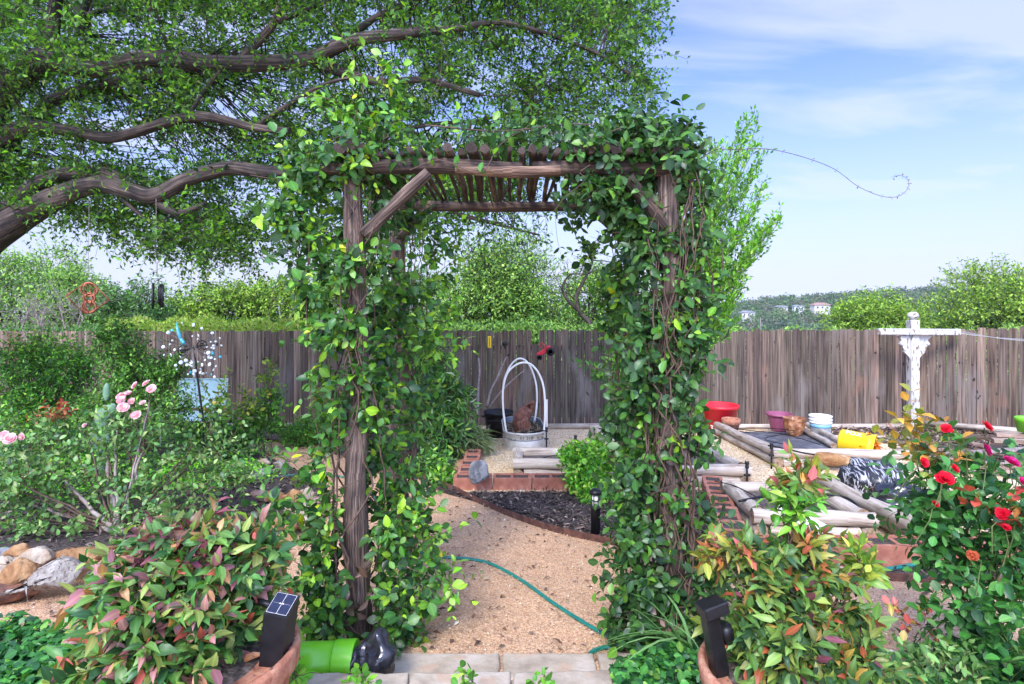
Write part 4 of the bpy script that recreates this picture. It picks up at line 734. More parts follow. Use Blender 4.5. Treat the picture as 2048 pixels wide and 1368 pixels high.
for k, (px0, px1, py, d) in enumerate(((1990, 2180, 868, 8.0), (1985, 2180, 880, 7.9))):
    a, c = P(px0, py, d), P(px1, py+10, d-.4); mm = (c-a).normalized(); b = MB(); b.box((a+c)/2, ((c-a).length, .14, .045), rotm(0, math.degrees(math.atan2(-(c-a).z, (c-a).x)), math.degrees(math.atan2((c-a).y, (c-a).x))), .004); tag(b.build('scrap_board', bpy.data.materials['scrap board wood']), ['long tan plank, topmost of the stack at the right edge', 'long tan plank just under the topmost one at the right edge'][k], 'board', 'boards in the scrap wood pile')
pot('green_pot', 'lime green pot standing on the planks at the right edge', 'pot', P(2054, 864, 7.9), potprof(.09, .12, .16, .01), 'lime')
# drip hoses and risers
def thin(pts, r, label, name='drip_hose', cat='drip hose'): b = MB(); b.tube(smooth_path(pts, 7), r, 6); tag(b.build(name, M['blackplastic']), label, cat, 'drip irrigation')
for k, (px, d, h, lb) in enumerate(((1093, 8.45, .34, 'black irrigation riser beside the stock tank'), (1151, 7.9, .3, 'black irrigation riser behind the middle log bed'), (1222, 8.1, .24, 'black valve fixed to the corner of the far log bed'), (1494, 6.1, .28, 'black valve fixed to the corner of the bed behind the right post'), (1543, 7.2, .3, 'black riser at the corner of the fabric lined bed'), (1614, 6.2, .26, 'black riser at the head of the slanting log'))):
    c = D(px, d); t = thing('irrigation_riser', lb, 'riser', c, 'drip irrigation'); b = MB(); b.tube([c, c+Vector((0, 0, h))], .011, 8); b.build('pipe', M['blackplastic'], t); b = MB(); b.lathe(c+Vector((0, 0, h-.06)), [(.012, 0), (.02, .005), (.02, .03), (.014, .035), (.022, .05), (.022, .07), (0, .07)], 12); b.tube([c+Vector((-.03, 0, h*.55)), c+Vector((.03, 0, h*.55))], .012, 8); b.build('valve', M['blackplastic'], t)
thin([D(1093, 8.45, .3), P(1080, 862, 8.5), P(1050, 868, 8.6), P(1020, 871, 8.62)], .009, 'black drip hose laid across the stock tank rim')
thin([D(1151, 7.9, .2), D(1130, 7.6, .22), D(1105, 7.2, .1), D(1100, 7.0, .08)], .005, 'thin drip line running down into the middle log bed')
thin([D(1060, 6.9, .1), D(1095, 6.8, .22), D(1140, 6.8, .23), D(1185, 6.9, .1)], .006, 'dark hose arched over the soil of the middle log bed')
thin([D(1190, 9.6, .2), D(1225, 8.8, .24), D(1222, 8.1, .2), D(1270, 8.6, .22), D(1240, 9.3, .25), D(1310, 9.5, .2)], .01, 'tangled drip hose over the far log bed')
thin([P(1372, 800, 9.9), P(1390, 825, 9.9), P(1412, 850, 9.9), P(1430, 862, 10.0)], .006, 'black line sagging in front of the red tub')
thin([P(1536, 891, 7.25), P(1560, 895, 7.25), P(1620, 908, 7.2), P(1700, 915, 7.1), P(1745, 921, 7.0)], .011, 'black hose laid along the front log of the fabric bed')
thin([D(1440, 10.0, .16), D(1500, 9.5, .17), D(1560, 9.2, .16), D(1600, 8.6, .17), D(1640, 8.1, .16)], .006, 'long black drip line curling over the weed fabric')
thin([D(1500, 9.3, .16), D(1460, 9.6, .17), D(1520, 9.9, .16), D(1590, 9.4, .17), D(1530, 8.6, .17), D(1580, 8.0, .16)], .006, 'looped black drip line on the weed fabric')
thin([D(1478, 4.75, .22), D(1540, 4.85, .24), D(1640, 4.9, .24), D(1700, 4.8, .22), D(1740, 4.5, .12)], .011, 'black hose crossing the nearest log bed')
thin([D(1430, 5.5, .22), D(1470, 5.2, .24), D(1520, 5.0, .18)], .005, 'thin line over the back corner of the nearest log bed')
c = G(1622, 1052, .14); b = MB(); b.tube([c+Vector((-.14, .2, .06)), c+Vector((.07, -.1, -.02))], .055, 20, caps=False); b.tube([c+Vector((.069, -.099, -.02)), c+Vector((-.139, .199, .06))], .049, 20, caps=False); tag(b.build('white_pipe', M['white']), 'short wide white pipe leaning on the front log of the nearest bed', 'pipe')
b = MB(); b.box(G(1122, 926, .18)+Vector((0, -.07, 0)), (.05, .008, .012), rotm(0, 25, 0)); b.box(G(1118, 926, .18)+Vector((0, -.07, 0)), (.04, .008, .01), rotm(0, -30, 0)); tag(b.build('ribbon', pm('violet ribbon', [(.08, .05, .3), (.12, .08, .4)], 5, .6, 0)), 'small violet ribbon knotted on the front log of the middle bed', 'ribbon')
# bollard light
c = G(1191, 1075); t = thing('path_light', 'black bollard path light with clear lantern in the mulch', 'path light', c); b = MB(); b.lathe(c-Vector((0, 0, .03)), [(.036, 0), (.036, .25), (.041, .255), (.041, .27), (.02, .27)], 20); b.build('post', M['blackplastic'], t)
b = MB(); b.lathe(c+Vector((0, 0, .24)), [(.026, 0), (.026, .09)], 16); b.build('lens', M['pvc'], t); b = MB()
for k in range(6): a = k*1.047; b.box(c+Vector((.033*math.cos(a), .033*math.sin(a), .285)), (.006, .006, .09))
b.lathe(c+Vector((0, 0, .28)), [(.035, 0), (.035, .006), (.03, .006)], 16); b.build('cage', M['blackplastic'], t); b = MB(); b.lathe(c+Vector((0, 0, .33)), [(.02, 0), (.045, 0), (.045, .02), (.03, .035), (0, .042)], 20); b.build('cap', M['blackplastic'], t)
# ------------------------------------------------------------------ foreground: pots, solar lamps, green fitting, bag
c = Vector((-1.03, 2.0, gz(2.0))); t = thing('terracotta_planter', 'large flaking terracotta planter holding the red tinged nandina', 'planter', c); b = MB(); b.lathe(c, [(.01, 0), (.2, 0), (.225, .04), (.285, .32), (.288, .33)], 40); b.build('body', M['flakepot'], t); b = MB(); b.lathe(c, [(.288, .328), (.305, .335), (.308, .39), (.30, .405), (.285, .402), (.28, .36)], 40); b.build('rim', M['terracotta'], t); b = MB(); b.lathe(c+Vector((0, 0, .345)), [(.285, 0), (.15, .02), (0, .03)], 30); b.build('soil', M['soil'], t)
POT1 = c
c = Vector((.885, 2.0, gz(2.0))); t = thing('terracotta_planter', 'smaller terracotta planter holding the tall green nandina on the right', 'planter', c); b = MB(); b.lathe(c, [(.01, 0), (.17, 0), (.19, .04), (.235, .28)], 40); b.build('body', M['flakepot'], t); b = MB(); b.lathe(c, [(.236, .278), (.25, .285), (.255, .335), (.245, .35), (.232, .345), (.228, .31)], 40); b.build('rim', M['terracotta'], t); b = MB(); b.lathe(c+Vector((0, 0, .3)), [(.23, 0), (.1, .02), (0, .03)], 30); b.build('soil', M['soil'], t)
POT2 = c
def solar(c, m, label, H_=.27, tl=1):
    m = m*.86; H_ /= .86
    t = thing('solar_light', label, 'solar light', c-m @ Vector((0, 0, H_))); b = MB(); tilt = rotm(24, 0, 0)
    top = [(-.048, -.04, -.028*tl), (.048, -.04, -.028*tl), (.048, .05, .016*tl), (-.048, .05, .016*tl)]; low = [(-.042, -.034, -H_), (.042, -.034, -H_), (.042, .035, -H_), (-.042, .035, -H_)]
    b.v = [c+m @ Vector(p) for p in low+top]
    for f in ((0, 1, 5, 4), (1, 2, 6, 5), (2, 3, 7, 6), (3, 0, 4, 7), (4, 5, 6, 7), (3, 2, 1, 0)): b.face(f)
    b.build('body', M['blackplastic'], t); b = MB(); n = Vector((0, -.044, .09)).normalized()*.003; k = .86; cc = Vector((0, .005, -.006)); b.poly([c+m @ (cc+(Vector(p)-cc)*k+n) for p in top]); pn = b.build('solar_panel', M['panel' if tl else 'blackplastic'], t)
    b = MB(); n2 = n*1.5
    def ln(a, d, w_):
        a = cc+(Vector(a)-cc)*k+n2; d = cc+(Vector(d)-cc)*k+n2; s = (d-a).cross(n2).normalized()*w_; b.poly([c+m @ (a-s), c+m @ (d-s), c+m @ (d+s), c+m @ (a+s)])
    T4 = [Vector(p) for p in top]; ln((T4[0]+T4[1])/2, (T4[2]+T4[3])/2, .0006); ln((T4[0]+T4[3])/2+Vector((.008, 0, 0)), (T4[1]+T4[2])/2-Vector((.008, 0, 0)), .0002)
    for i in range(4): ln(T4[i], T4[(i+1) % 4], .0005)
    b.ball(c+m @ (cc+n2+Vector((-.006, 0, 0))), (.003, .003, .002), 6); b.ball(c+m @ (cc+n2+Vector((.006, 0, 0))), (.003, .003, .002), 6); _ = b.build('grid_lines', M['paleprint'], pn) if tl else None
    b = MB(); b.tube([c+m @ Vector((-.03, .02, -.03)), c+m @ Vector((-.16, .05, -.035))], .012, 8) if 'left' in label else b.lathe(c+m @ Vector((.045, .0, -.1)), [(.0, -.03), (.022, -.025), (.026, 0), (.022, .03), (0, .035)], 14); b.build('lamp_arm', M['blackplastic'], t)
solar(P(563, 1207, 2.0), rotm(0, 7, -8), 'black box solar light with blue panel standing in the left planter', .34)
c = P(1424, 1215, 1.98); m = rotm(8, -14, 12); t = thing('solar_light', 'plain black solar light head leaning in the right planter', 'solar light', c-m @ Vector((0, 0, .25))); b = MB(); b.box(c, (.085, .075, .04), m @ rotm(-12), .004); b.build('head', M['blackplastic'], t)
b = MB(); b.box(c+m @ Vector((-.012, .0, -.13)), (.05, .05, .24), m, .004); b.build('body', M['blackplastic'], t); b = MB(); b.lathe(c+m @ Vector((.034, -.005, -.11)), [(0, -.03), (.02, -.028), (.024, 0), (.02, .028), (0, .03)], 14, m); b.build('lamp', M['blackplastic'], t)
c0 = P(575, 1326, 2.5); c1 = P(712, 1322, 2.5); t = thing('drain_fitting', 'lime green plastic drain fitting with ribbed collar lying by the step', 'pipe fitting', c0-Vector((0, 0, .09))); dv = (c1-c0).normalized(); b = MB(); b.tube([c0, c0+(c1-c0)*.7], .078, 28); b.build('pipe', M['lime'], t)
b = MB(); b.tube([c0+(c1-c0)*(.7+.3*k/18) for k in range(19)], [.082+.0022*(k % 2) for k in range(19)], 28); b.build('collar', M['lime'], t)
b = MB(); b.tube(smooth_path([c0+(c1-c0)*.55+Vector((0, -.03, -.03)), c0+(c1-c0)*.32+Vector((0, -.1, -.06)), c0+(c1-c0)*-.05+Vector((0, -.2, -.09))], 5), [.05, .066, .068], 24); b.build('branch_pipe', M['lime'], t)
b = MB(); b.ball(P(752, 1312, 2.52), (.088, .09, .098), 34, rotm(0, 0, 20), .5, 1.5, 4)
for v in b.v: v += Vector((noise.noise(v*26), noise.noise(v*26+Vector((5, 0, 0))), noise.noise(v*30+Vector((0, 9, 0)))))*.014
b.ball(P(708, 1330, 2.47), (.03, .06, .065), 20, None, .4, 2, 3); tag(b.build('plastic_bag', M['bagblack']), 'crumpled glossy black bag wrapped over the end of the green fitting', 'bag')
# ------------------------------------------------------------------ the arbor
AX = {'fl': (-.762, 2.96), 'fr': (.79, 2.96), 'bl': (-.749, 4.01), 'br': (.805, 4.01)}; ZB = 2.02
arb = thing('arbor', 'rustic cedar log arbor with a twiggy roof, overgrown by vines', 'arbor', (0, 3.45, gz(3.45)))
def rough_log(pts, r, name, mat, parent=arb, n=14, rg=.16): b = MB(); q = smooth_path(pts, 6); b.tube(q, r, n, rough=rg, rs=1.6); return b.build(name, M[mat], parent)
for k, (x, y) in AX.items(): rough_log([(x+.012, y, gz(y)-.05), (x-.01, y, gz(y)+.7), (x-.0, y+.01, 1.1), (x-.03 if 'l' in k else x-.02, y, ZB+(.12 if k == 'fr' else 0))], [.062, .056, .05, .047], 'post', 'cedar')
rough_log([(-.93, 2.93, ZB+.02), (-.4, 2.94, ZB+.035), (.05, 2.93, ZB+.02)], [.03, .038, .032], 'beam', 'cedardark'); rough_log([(-.27, 2.86, ZB-.0), (.0, 2.86, ZB-.012), (.23, 2.86, ZB-.0)], [.016, .028, .022], 'beam', 'cedarpeeled'); rough_log([(.1, 2.94, ZB+.02), (.5, 2.95, ZB+.03), (.86, 2.94, ZB+.02)], [.034, .038, .042], 'beam', 'cedardark')
rough_log([(-.95, 4.01, ZB+.01), (0, 4.0, ZB+.0), (1.0, 4.01, ZB+.01)], [.032, .035, .03], 'beam', 'cedardark')
for x in (-.76, .8): rough_log([(x-.08*np.sign(x), 2.99, ZB+.02), (x-.08*np.sign(x), 4.15, ZB+.02)], .028, 'side_rail', 'cedardark')
rr = random.Random(12)
for k in range(30):
    x = -.82+k*.0575+rr.uniform(-.012, .012); r_ = rr.choice([.012, .015, .018, .022, .027]); y0 = 2.84+rr.uniform(-.05, .05); y1 = 4.1+rr.uniform(-.04, .1); z0 = ZB+.075+r_; dx = rr.uniform(-.03, .03)
    rough_log([(x, y0, z0), (x+dx*.5+rr.uniform(-.012, .012), (y0+y1)/2-.2, z0+rr.uniform(-.005, .02)), (x+dx, (y0+y1)/2+.3, z0-.01+rr.uniform(-.01, .012)), (x+dx+rr.uniform(-.02, .02), y1, ZB+.035+r_)], [r_, r_*1.05, r_*.9, r_*.75], 'rafter', 'cedardark' if k % 3 else 'cedar', n=9, rg=.22)
for k in range(12):                                       # broken stubs hanging below the twiggy roof
    x = rr.uniform(-.5, .7); y = rr.uniform(3.2, 4.0); z1 = ZB+.07; L_ = rr.uniform(.06, .17); rough_log([(x, y, z1), (x+rr.uniform(-.03, .03), y, z1-L_*.6), (x+rr.uniform(-.05, .05), y-.01, z1-L_)], [rr.uniform(.006, .014), .004], 'stub', 'cedardark', n=6)
rough_log([P(728, 468, 2.93), P(790, 408, 2.9), P(858, 345, 2.87)], [.032, .03, .027], 'brace', 'cedar'); rough_log([P(1258, 490, 4.0), P(1210, 440, 4.0), P(1163, 408, 3.99)], [.04, .034, .03], 'brace', 'cedardark')
rough_log([P(800, 475, 4.0), P(840, 435, 3.98), P(868, 408, 3.97)], .03, 'brace', 'cedardark'); rough_log([P(1338, 460, 2.96), P(1295, 410, 2.93), P(1255, 355, 2.9)], .034, 'brace', 'cedardark')
# ------------------------------------------------------------------ climbing vines
VN = [(0.045, 0.127, 0.024, 5), (0.063, 0.172, 0.026, 4), (0.022, 0.069, 0.018, 2.5), (0.112, 0.253, 0.026, 2.5), (0.238, 0.437, 0.026, 1.5), (0.42, 0.483, 0.015, 0.12)]
VD = [(0.041, 0.105, 0.026, 5), (0.024, 0.066, 0.021, 3), (0.061, 0.154, 0.026, 3), (0.108, 0.231, 0.026, 1)]
VB = [(.16, .36, .03, 3), (.26, .46, .04, 1.6), (.06, .18, .03, 2), (.5, .5, .02, .1)]
DEADL = [(.2, .13, .09, 2), (.3, .2, .15, 1), (.1, .06, .04, 1)]
def vine(label, seed, blobs, posts, dead, longs, kn=.56, kr=.76):
    r = np.random.default_rng(seed); t = thing('climbing_vine', label, 'vine', (posts[0][0], posts[0][1], gz(posts[0][1]))); lv = Leaves(seed); tw = Twigs()
    for (px, py, d, rx, ry, rz, n, pal, up) in blobs:
        n = max(3, int(n*kn)); c = A(P(px, py, d)); o, u = blobpts(c, (rx*kr, ry*kr, rz), n, r, .55); dr = u*np.array([1, 1, .7])+r.normal(0, .4, u.shape)+np.array([0, -.15, up]); L_ = .13*r.uniform(.5, 1.5, n)
        pts, ds = sprays(o-nrmz(dr)*.05, dr, L_, 4, .2, .06, r); tw.add(pts, .0016, .0008); pos, ax, nr = leaves_on(pts, ds, r, 2, .85, .5, .75, -.12, keep=.88); nr[:, 1] -= .35
        lv.add(pos, ax, nr, (.050*r.uniform(.5, 1.35, len(pos))), .62, pal, T_ov, .25)
    for (px, py, d, rx, ry, rz, n) in dead:
        o, u = blobpts(A(P(px, py, d)), (rx, ry, rz), n, r, .7); lv.add(o, r.normal(0, 1, o.shape)-np.array([0, 0, .6]), u, .06*r.uniform(.6, 1.2, n), .55, DEADL, T_ov)
    for (x, y, n, z0, z1, spread) in posts:               # brown stems twisting round the posts
        for k in range(n):
            m = 34; q = np.linspace(0, 1, m); z = z0+(z1-z0)*q; a = r.uniform(0, 6.28)+r.uniform(-1, 1)*6*q+np.cumsum(r.normal(0, .22, m)); rad = .058+spread*r.random()+np.abs(np.cumsum(r.normal(0, .008, m))); tw.add(np.column_stack([x+rad*np.cos(a), y+rad*np.sin(a), z])[None], r.uniform(.003, .009), .0025, 5)
    for pts, rd, ln, pal in longs:                        # long single shoots
        q = np.array([A(p) for p in smooth_path(pts, 6)]); tw.add(q[None], rd, rd*.5, 4)
        if ln:
            d_ = nrmz(np.gradient(q, axis=0)); pos, ax, nr = leaves_on(q[None, ::ln], d_[None, ::ln], r, 2, .8, .4, .6, .1); lv.add(pos, ax, nr, (.012 if ln == 3 else .05)*r.uniform(.6, 1.2, len(pos)), .62, pal, T_ov, .2)
    tw.build('stems', M['stem'], t); lv.build('foliage', M['leafglossy'], t)
LB = [(700, 540, 2.86, .07, .04, .1, 30, VN, 0), (690, 650, 2.86, .08, .04, .12, 48, VN, 0), (720, 760, 2.86, .08, .04, .12, 30, VN, 0), (560, 440, 2.95, .06, .1, .12, 26, VN, 0), (700, 330, 2.95, .36, .26, .11, 150, VN, .2), (620, 350, 3.0, .16, .2, .14, 60, VN, .1), (600, 420, 3.0, .13, .15, .15, 50, VN, 0), (560, 300, 3.0, .06, .1, .05, 8, VN, .1), (770, 265, 3.1, .26, .25, .09, 45, VN, .4), (690, 215, 3.1, .2, .2, .1, 22, VB, .5), (760, 170, 3.1, .16, .2, .1, 12, VB, .6), (830, 290, 3.0, .16, .22, .05, 26, VN, .3), (760, 390, 3.05, .12, .2, .1, 45, VD, 0),
      (640, 500, 2.95, .12, .14, .16, 45, VN, 0), (600, 560, 2.95, .08, .1, .12, 22, VN, 0), (650, 600, 2.95, .12, .14, .18, 48, VN, 0), (640, 700, 2.93, .09, .13, .16, 32, VN, 0), (580, 500, 2.95, .08, .1, .1, 16, VD, 0), (770, 520, 3.0, .08, .16, .2, 50, VN, 0), (800, 620, 3.3, .17, .25, .22, 110, VN, 0), (880, 560, 3.5, .16, .2, .2, 34, VB, .1), (860, 480, 3.5, .12, .2, .12, 26, VN, 0), (780, 720, 3.2, .14, .25, .2, 95, VN, 0), (870, 680, 3.5, .18, .2, .2, 48, VB, .1),
      (750, 820, 3.0, .1, .15, .18, 55, VN, 0), (670, 800, 2.93, .1, .12, .16, 40, VN, 0), (840, 820, 3.7, .2, .2, .22, 70, VN, 0), (770, 930, 3.3, .14, .25, .2, 75, VN, 0), (650, 900, 2.93, .08, .12, .14, 22, VN, 0), (820, 1000, 3.3, .2, .25, .2, 75, VN, 0), (590, 960, 2.85, .1, .1, .12, 18, VN, .1), (560, 1030, 2.8, .09, .1, .12, 18, VN, .1), (650, 1040, 2.9, .12, .14, .16, 55, VN, 0), (780, 1080, 3.0, .14, .2, .16, 80, VN, 0), (860, 1060, 3.1, .1, .14, .14, 24, VB, .2), (900, 1150, 2.95, .08, .1, .1, 12, VB, .1),
      (630, 1150, 2.85, .14, .16, .16, 80, VN, 0), (650, 1230, 2.8, .12, .14, .1, 55, VN, .1), (790, 1190, 2.9, .15, .2, .16, 95, VN, 0), (800, 1270, 2.85, .13, .16, .08, 45, VN, .1), (600, 1260, 2.75, .08, .1, .06, 20, VB, .2), (720, 1000, 3.15, .05, .1, .5, 50, VD, 0), (845, 1150, 2.95, .12, .14, .16, 34, VN, 0), (690, 470, 3.25, .06, .1, .3, 30, VD, 0), (820, 440, 3.5, .12, .2, .1, 30, VD, 0)]
LL = [([P(620, 470, 2.95), P(613, 600, 2.93), P(618, 700, 2.9), P(622, 800, 2.88), P(640, 880, 2.88)], .004, 5, VN), ([P(600, 480, 2.95), P(585, 620, 2.95), P(560, 680, 2.92)], .0025, 6, VN), ([P(700, 260, 3.0), P(725, 180, 3.0), P(700, 100, 3.0), P(655, 30, 2.95), P(640, -40, 2.9)], .0022, 7, VB), ([P(770, 180, 3.1), P(755, 120, 3.1), P(715, 85, 3.05), P(690, 62, 3.0)], .0022, 5, VB), ([P(850, 220, 3.1), P(880, 150, 3.1), P(885, 80, 3.1), P(900, 40, 3.1)], .0015, 14, VB), ([P(870, 200, 3.1), P(895, 120, 3.1), P(880, 60, 3.0)], .0012, 0, VB), ([P(820, 340, 2.85), P(880, 320, 2.82), P(960, 345, 2.8), P(1000, 290, 2.85), P(1060, 250, 2.9)], .003, 4, VB),
      ([P(860, 560, 3.5), P(910, 520, 3.5), P(960, 500, 3.5)], .002, 6, VB), ([P(860, 640, 3.5), P(900, 650, 3.5), P(945, 690, 3.5), P(950, 710, 3.5)], .002, 5, VB), ([P(830, 1090, 2.95), P(900, 1060, 2.95), P(950, 1040, 2.9)], .002, 4, VB), ([P(800, 1130, 2.85), P(880, 1160, 2.8), P(930, 1190, 2.75), P(950, 1215, 2.75)], .0018, 5, VN), ([P(700, 880, 2.9), P(640, 930, 2.85), P(590, 1010, 2.8), P(560, 1060, 2.8)], .0025, 4, VN), ([P(560, 540, 2.95), P(540, 620, 2.95), P(520, 720, 2.92)], .0015, 7, VN), ([P(700, 270, 3.0), P(620, 290, 3.0), P(560, 300, 3.0), P(530, 310, 3.0)], .002, 5, VN), ([P(500, 350, 3.0), P(560, 360, 3.0), P(620, 370, 3.0)], .002, 6, VB), ([P(720, 960, 2.88), P(660, 985, 2.8), P(600, 1005, 2.78)], .0025, 7, VD)]
vine('vine swathing the left arbor posts, with bright new leaves and long wandering shoots', 101, LB, [(-.762, 2.96, 9, -.3, 1.9, .05), (-.749, 4.01, 14, -.36, 1.9, .06)], [(700, 1200, 2.9, .15, .15, .08, 40), (730, 1130, 2.85, .06, .05, .05, 8)], LL)
RB = [(1310, 315, 3.05, .3, .3, .14, 290, VD, .1), (1200, 315, 3.1, .28, .35, .12, 230, VD, .1), (1200, 380, 2.95, .17, .2, .08, 85, VD, 0), (1120, 275, 3.2, .2, .3, .04, 40, VD, .4), (1020, 262, 3.3, .2, .3, .03, 30, VD, .4), (930, 262, 3.2, .15, .3, .03, 14, VN, .4), (1270, 262, 3.1, .28, .25, .07, 90, VD, .4), (1375, 260, 3.0, .05, .08, .05, 12, VD, .4), (1390, 380, 3.0, .1, .15, .14, 34, VD, 0), (1260, 430, 3.0, .13, .2, .12, 75, VD, 0),
      (1300, 500, 3.0, .12, .2, .14, 75, VD, 0), (1250, 560, 3.5, .14, .25, .18, 90, VN, 0), (1370, 500, 3.0, .12, .16, .16, 62, VD, 0), (1360, 610, 2.95, .13, .16, .16, 80, VN, 0), (1230, 640, 3.8, .1, .16, .2, 55, VN, 0), (1410, 600, 3.0, .08, .12, .16, 26, VN, 0), (1300, 680, 3.0, .13, .2, .14, 80, VD, 0), (1380, 690, 2.92, .1, .12, .14, 45, VD, 0), (1195, 740, 3.5, .05, .1, .03, 9, VD, 0), (1290, 770, 3.0, .13, .2, .14, 80, VD, 0), (1360, 790, 2.92, .09, .12, .14, 46, VD, 0),
      (1240, 840, 3.3, .1, .14, .12, 40, VD, 0), (1310, 880, 3.0, .13, .2, .14, 75, VN, 0), (1390, 880, 2.95, .08, .12, .12, 24, VD, 0), (1260, 960, 3.0, .12, .16, .14, 66, VD, 0), (1340, 980, 2.95, .09, .14, .12, 34, VN, 0), (1270, 1060, 2.95, .12, .16, .14, 75, VD, 0), (1350, 1060, 2.95, .1, .14, .12, 30, VN, 0), (1420, 1050, 3.0, .07, .12, .1, 18, VD, 0), (1280, 1160, 2.9, .14, .16, .14, 95, VD, 0), (1400, 1160, 2.95, .1, .14, .14, 55, VD, 0), (1270, 1250, 2.85, .14, .16, .09, 75, VD, .1), (1370, 1250, 2.85, .14, .16, .1, 70, VD, .1), (1440, 1120, 3.0, .08, .1, .1, 26, VN, 0), (1160, 430, 3.8, .08, .1, .05, 12, VD, 0), (1170, 500, 3.9, .1, .1, .07, 16, VN, 0), (1250, 470, 3.9, .08, .1, .1, 24, VN, 0), (1320, 1300, 2.75, .18, .12, .05, 40, VD, .2)]
T0 = [(1385, 340), (1400, 318), (1430, 300), (1445, 298), (1475, 299), (1520, 297), (1565, 303), (1625, 320), (1672, 340), (1715, 372), (1762, 392), (1795, 393), (1815, 378), (1817, 362), (1806, 352), (1792, 352), (1786, 356)]
RL = [([P(x, y, 3.0+.0006*(x-1400)) for x, y in T0], .0022, 3, DEADL), ([P(1180, 330, 2.8), P(1160, 345, 2.78), P(1170, 360, 2.78), P(1130, 395, 2.78), P(1105, 425, 2.78)], .002, 0, VD), ([P(1110, 430, 3.6), P(1115, 480, 3.6), P(1125, 520, 3.6)], .0012, 8, VD), ([P(1330, 330, 2.95), P(1350, 280, 2.95), P(1380, 245, 2.92)], .003, 4, VD), ([P(1440, 460, 3.0), P(1445, 540, 3.0), P(1430, 620, 2.98), P(1400, 690, 2.95)], .003, 4, VN), ([P(1140, 440, 3.9), P(1165, 490, 3.9), P(1240, 520, 3.9)], .003, 4, VN), ([P(1290, 740, 3.0), P(1240, 745, 3.1), P(1185, 735, 3.3)], .003, 4, VD), ([P(1240, 1060, 2.9), P(1205, 1110, 2.88), P(1190, 1150, 2.85)], .002, 4, VD), ([P(1160, 300, 2.85), P(1230, 260, 2.9), P(1310, 250, 2.95)], .004, 6, VD), ([P(850, 250, 3.1), P(1000, 262, 3.1), P(1150, 248, 3.05), P(1300, 262, 3.0)], .004, 5, VD)]
vine('dark vine swathing the right arbor posts and roof, with a long curling tendril', 202, RB, [(.79, 2.96, 26, -.3, 2.0, .07), (.805, 4.01, 14, -.36, 1.9, .05)], [(1360, 1000, 2.88, .06, .06, .2, 26), (1330, 900, 2.9, .08, .05, .1, 10), (1340, 1240, 2.8, .2, .1, .06, 50)], RL, .78, .78)
# ------------------------------------------------------------------ the oak
r = np.random.default_rng(55); oak = thing('oak_tree', 'spreading live oak reaching over the garden from the left', 'tree', (-8.6, 7.0, gz(7.0)))
TR = Vector((-8.6, 7.0, 0)); b = MB(); b.tube([(-8.6, 7.0, gz(7)-.1), (-8.55, 7.0, .2), (-8.4, 6.95, 1.2), (-8.3, 6.9, 1.9)], [.5, .38, .34, .36], 18, rough=.12); b.build('trunk', M['bark'], oak)
limbs = []
def limb(l, d0, d1, r0, r1, fromtrunk=True, zt=1.7):
    n = len(l); pts = [P(x, y, d0+(d1-d0)*i/(n-1)) for i, (x, y) in enumerate(l)]
    if fromtrunk: pts = [Vector((-8.35, 6.95, zt)), (Vector((-8.35, 6.95, zt))+pts[0])/2+Vector((0, 0, .15))]+pts
    q = smooth_path(pts, 6); b = MB(); b.tube(q, [r0*1.2, r0*.8, r0*.52, r0*.42, r0*.3+r1*.3, r1] if fromtrunk else [r0, r1], 12, rough=.13, rs=.9); b.build('limb', M['bark'], oak); limbs.append(np.array([A(p) for p in q])); return q
limb([(-60, 260), (0, 200), (50, 140), (95, 120), (180, 137), (300, 116), (420, 126), (520, 126), (620, 116), (700, 82), (790, 70), (900, 60)], 6.6, 5.2, .19, .035, zt=1.9)
limb([(615, 118), (680, 142), (760, 165), (850, 160), (960, 190)], 5.75, 5.4, .06, .02, False); limb([(90, 118), (105, 60), (112, 0), (130, -70)], 6.3, 6.0, .075, .05, False)
limb([(480, 122), (520, 80), (548, 45), (560, 0), (555, -60)], 5.9, 5.8, .045, .03, False); limb([(548, 45), (600, 25), (660, 0)], 5.85, 5.7, .03, .015, False); limb([(165, -60), (167, 0), (165, 45), (168, 70)], 6.6, 6.8, .09, .08, False); limb([(175, 30), (220, 18), (280, 25), (320, 5)], 6.6, 6.5, .03, .015, False)
limb([(-60, 320), (0, 280), (60, 254), (140, 262), (220, 275), (300, 255), (370, 236), (430, 236), (510, 255), (580, 262)], 6.2, 5.4, .12, .03, zt=1.8); limb([(520, 248), (570, 215), (640, 172), (720, 150)], 5.5, 5.2, .03, .012, False); limb([(375, 236), (410, 180), (440, 140)], 5.8, 5.6, .02, .01, False)
limb([(-90, 545), (-20, 478), (60, 425), (130, 388), (200, 368), (270, 384), (310, 390), (380, 356), (460, 336), (530, 344), (620, 345), (720, 335), (820, 360)], 6.0, 5.1, .17, .03, zt=1.5)
limb([(-90, 470), (0, 430), (50, 385), (110, 352), (170, 345), (220, 352), (265, 378)], 6.1, 5.8, .16, .06, zt=1.6); limb([(305, 388), (325, 412), (360, 426), (410, 408)], 5.6, 5.5, .05, .02, False); limb([(245, 398), (280, 430), (310, 450), (330, 470)], 5.7, 5.6, .02, .01, False)
limb([(-60, 350), (0, 300), (40, 262), (110, 200), (220, 168), (330, 150), (390, 132)], 7.2, 6.8, .17, .06, zt=1.8); limb([(-60, 60), (20, 40), (60, -20)], 7, 6.8, .1, .06, zt=2.2); limb([(900, 60), (1000, 45), (1100, 70), (1200, 110), (1260, 150)], 5.8, 6.0, .035, .01, False); limb([(820, 360), (900, 420), (1000, 450), (1080, 470)], 5.5, 5.8, .03, .008, False); limb([(700, 340), (760, 280), (850, 250), (960, 240), (1060, 215)], 5.6, 6.2, .03, .01, False); limb([(640, 118), (760, 30), (880, -20), (1000, -60)], 5.9, 6.2, .04, .02, False)
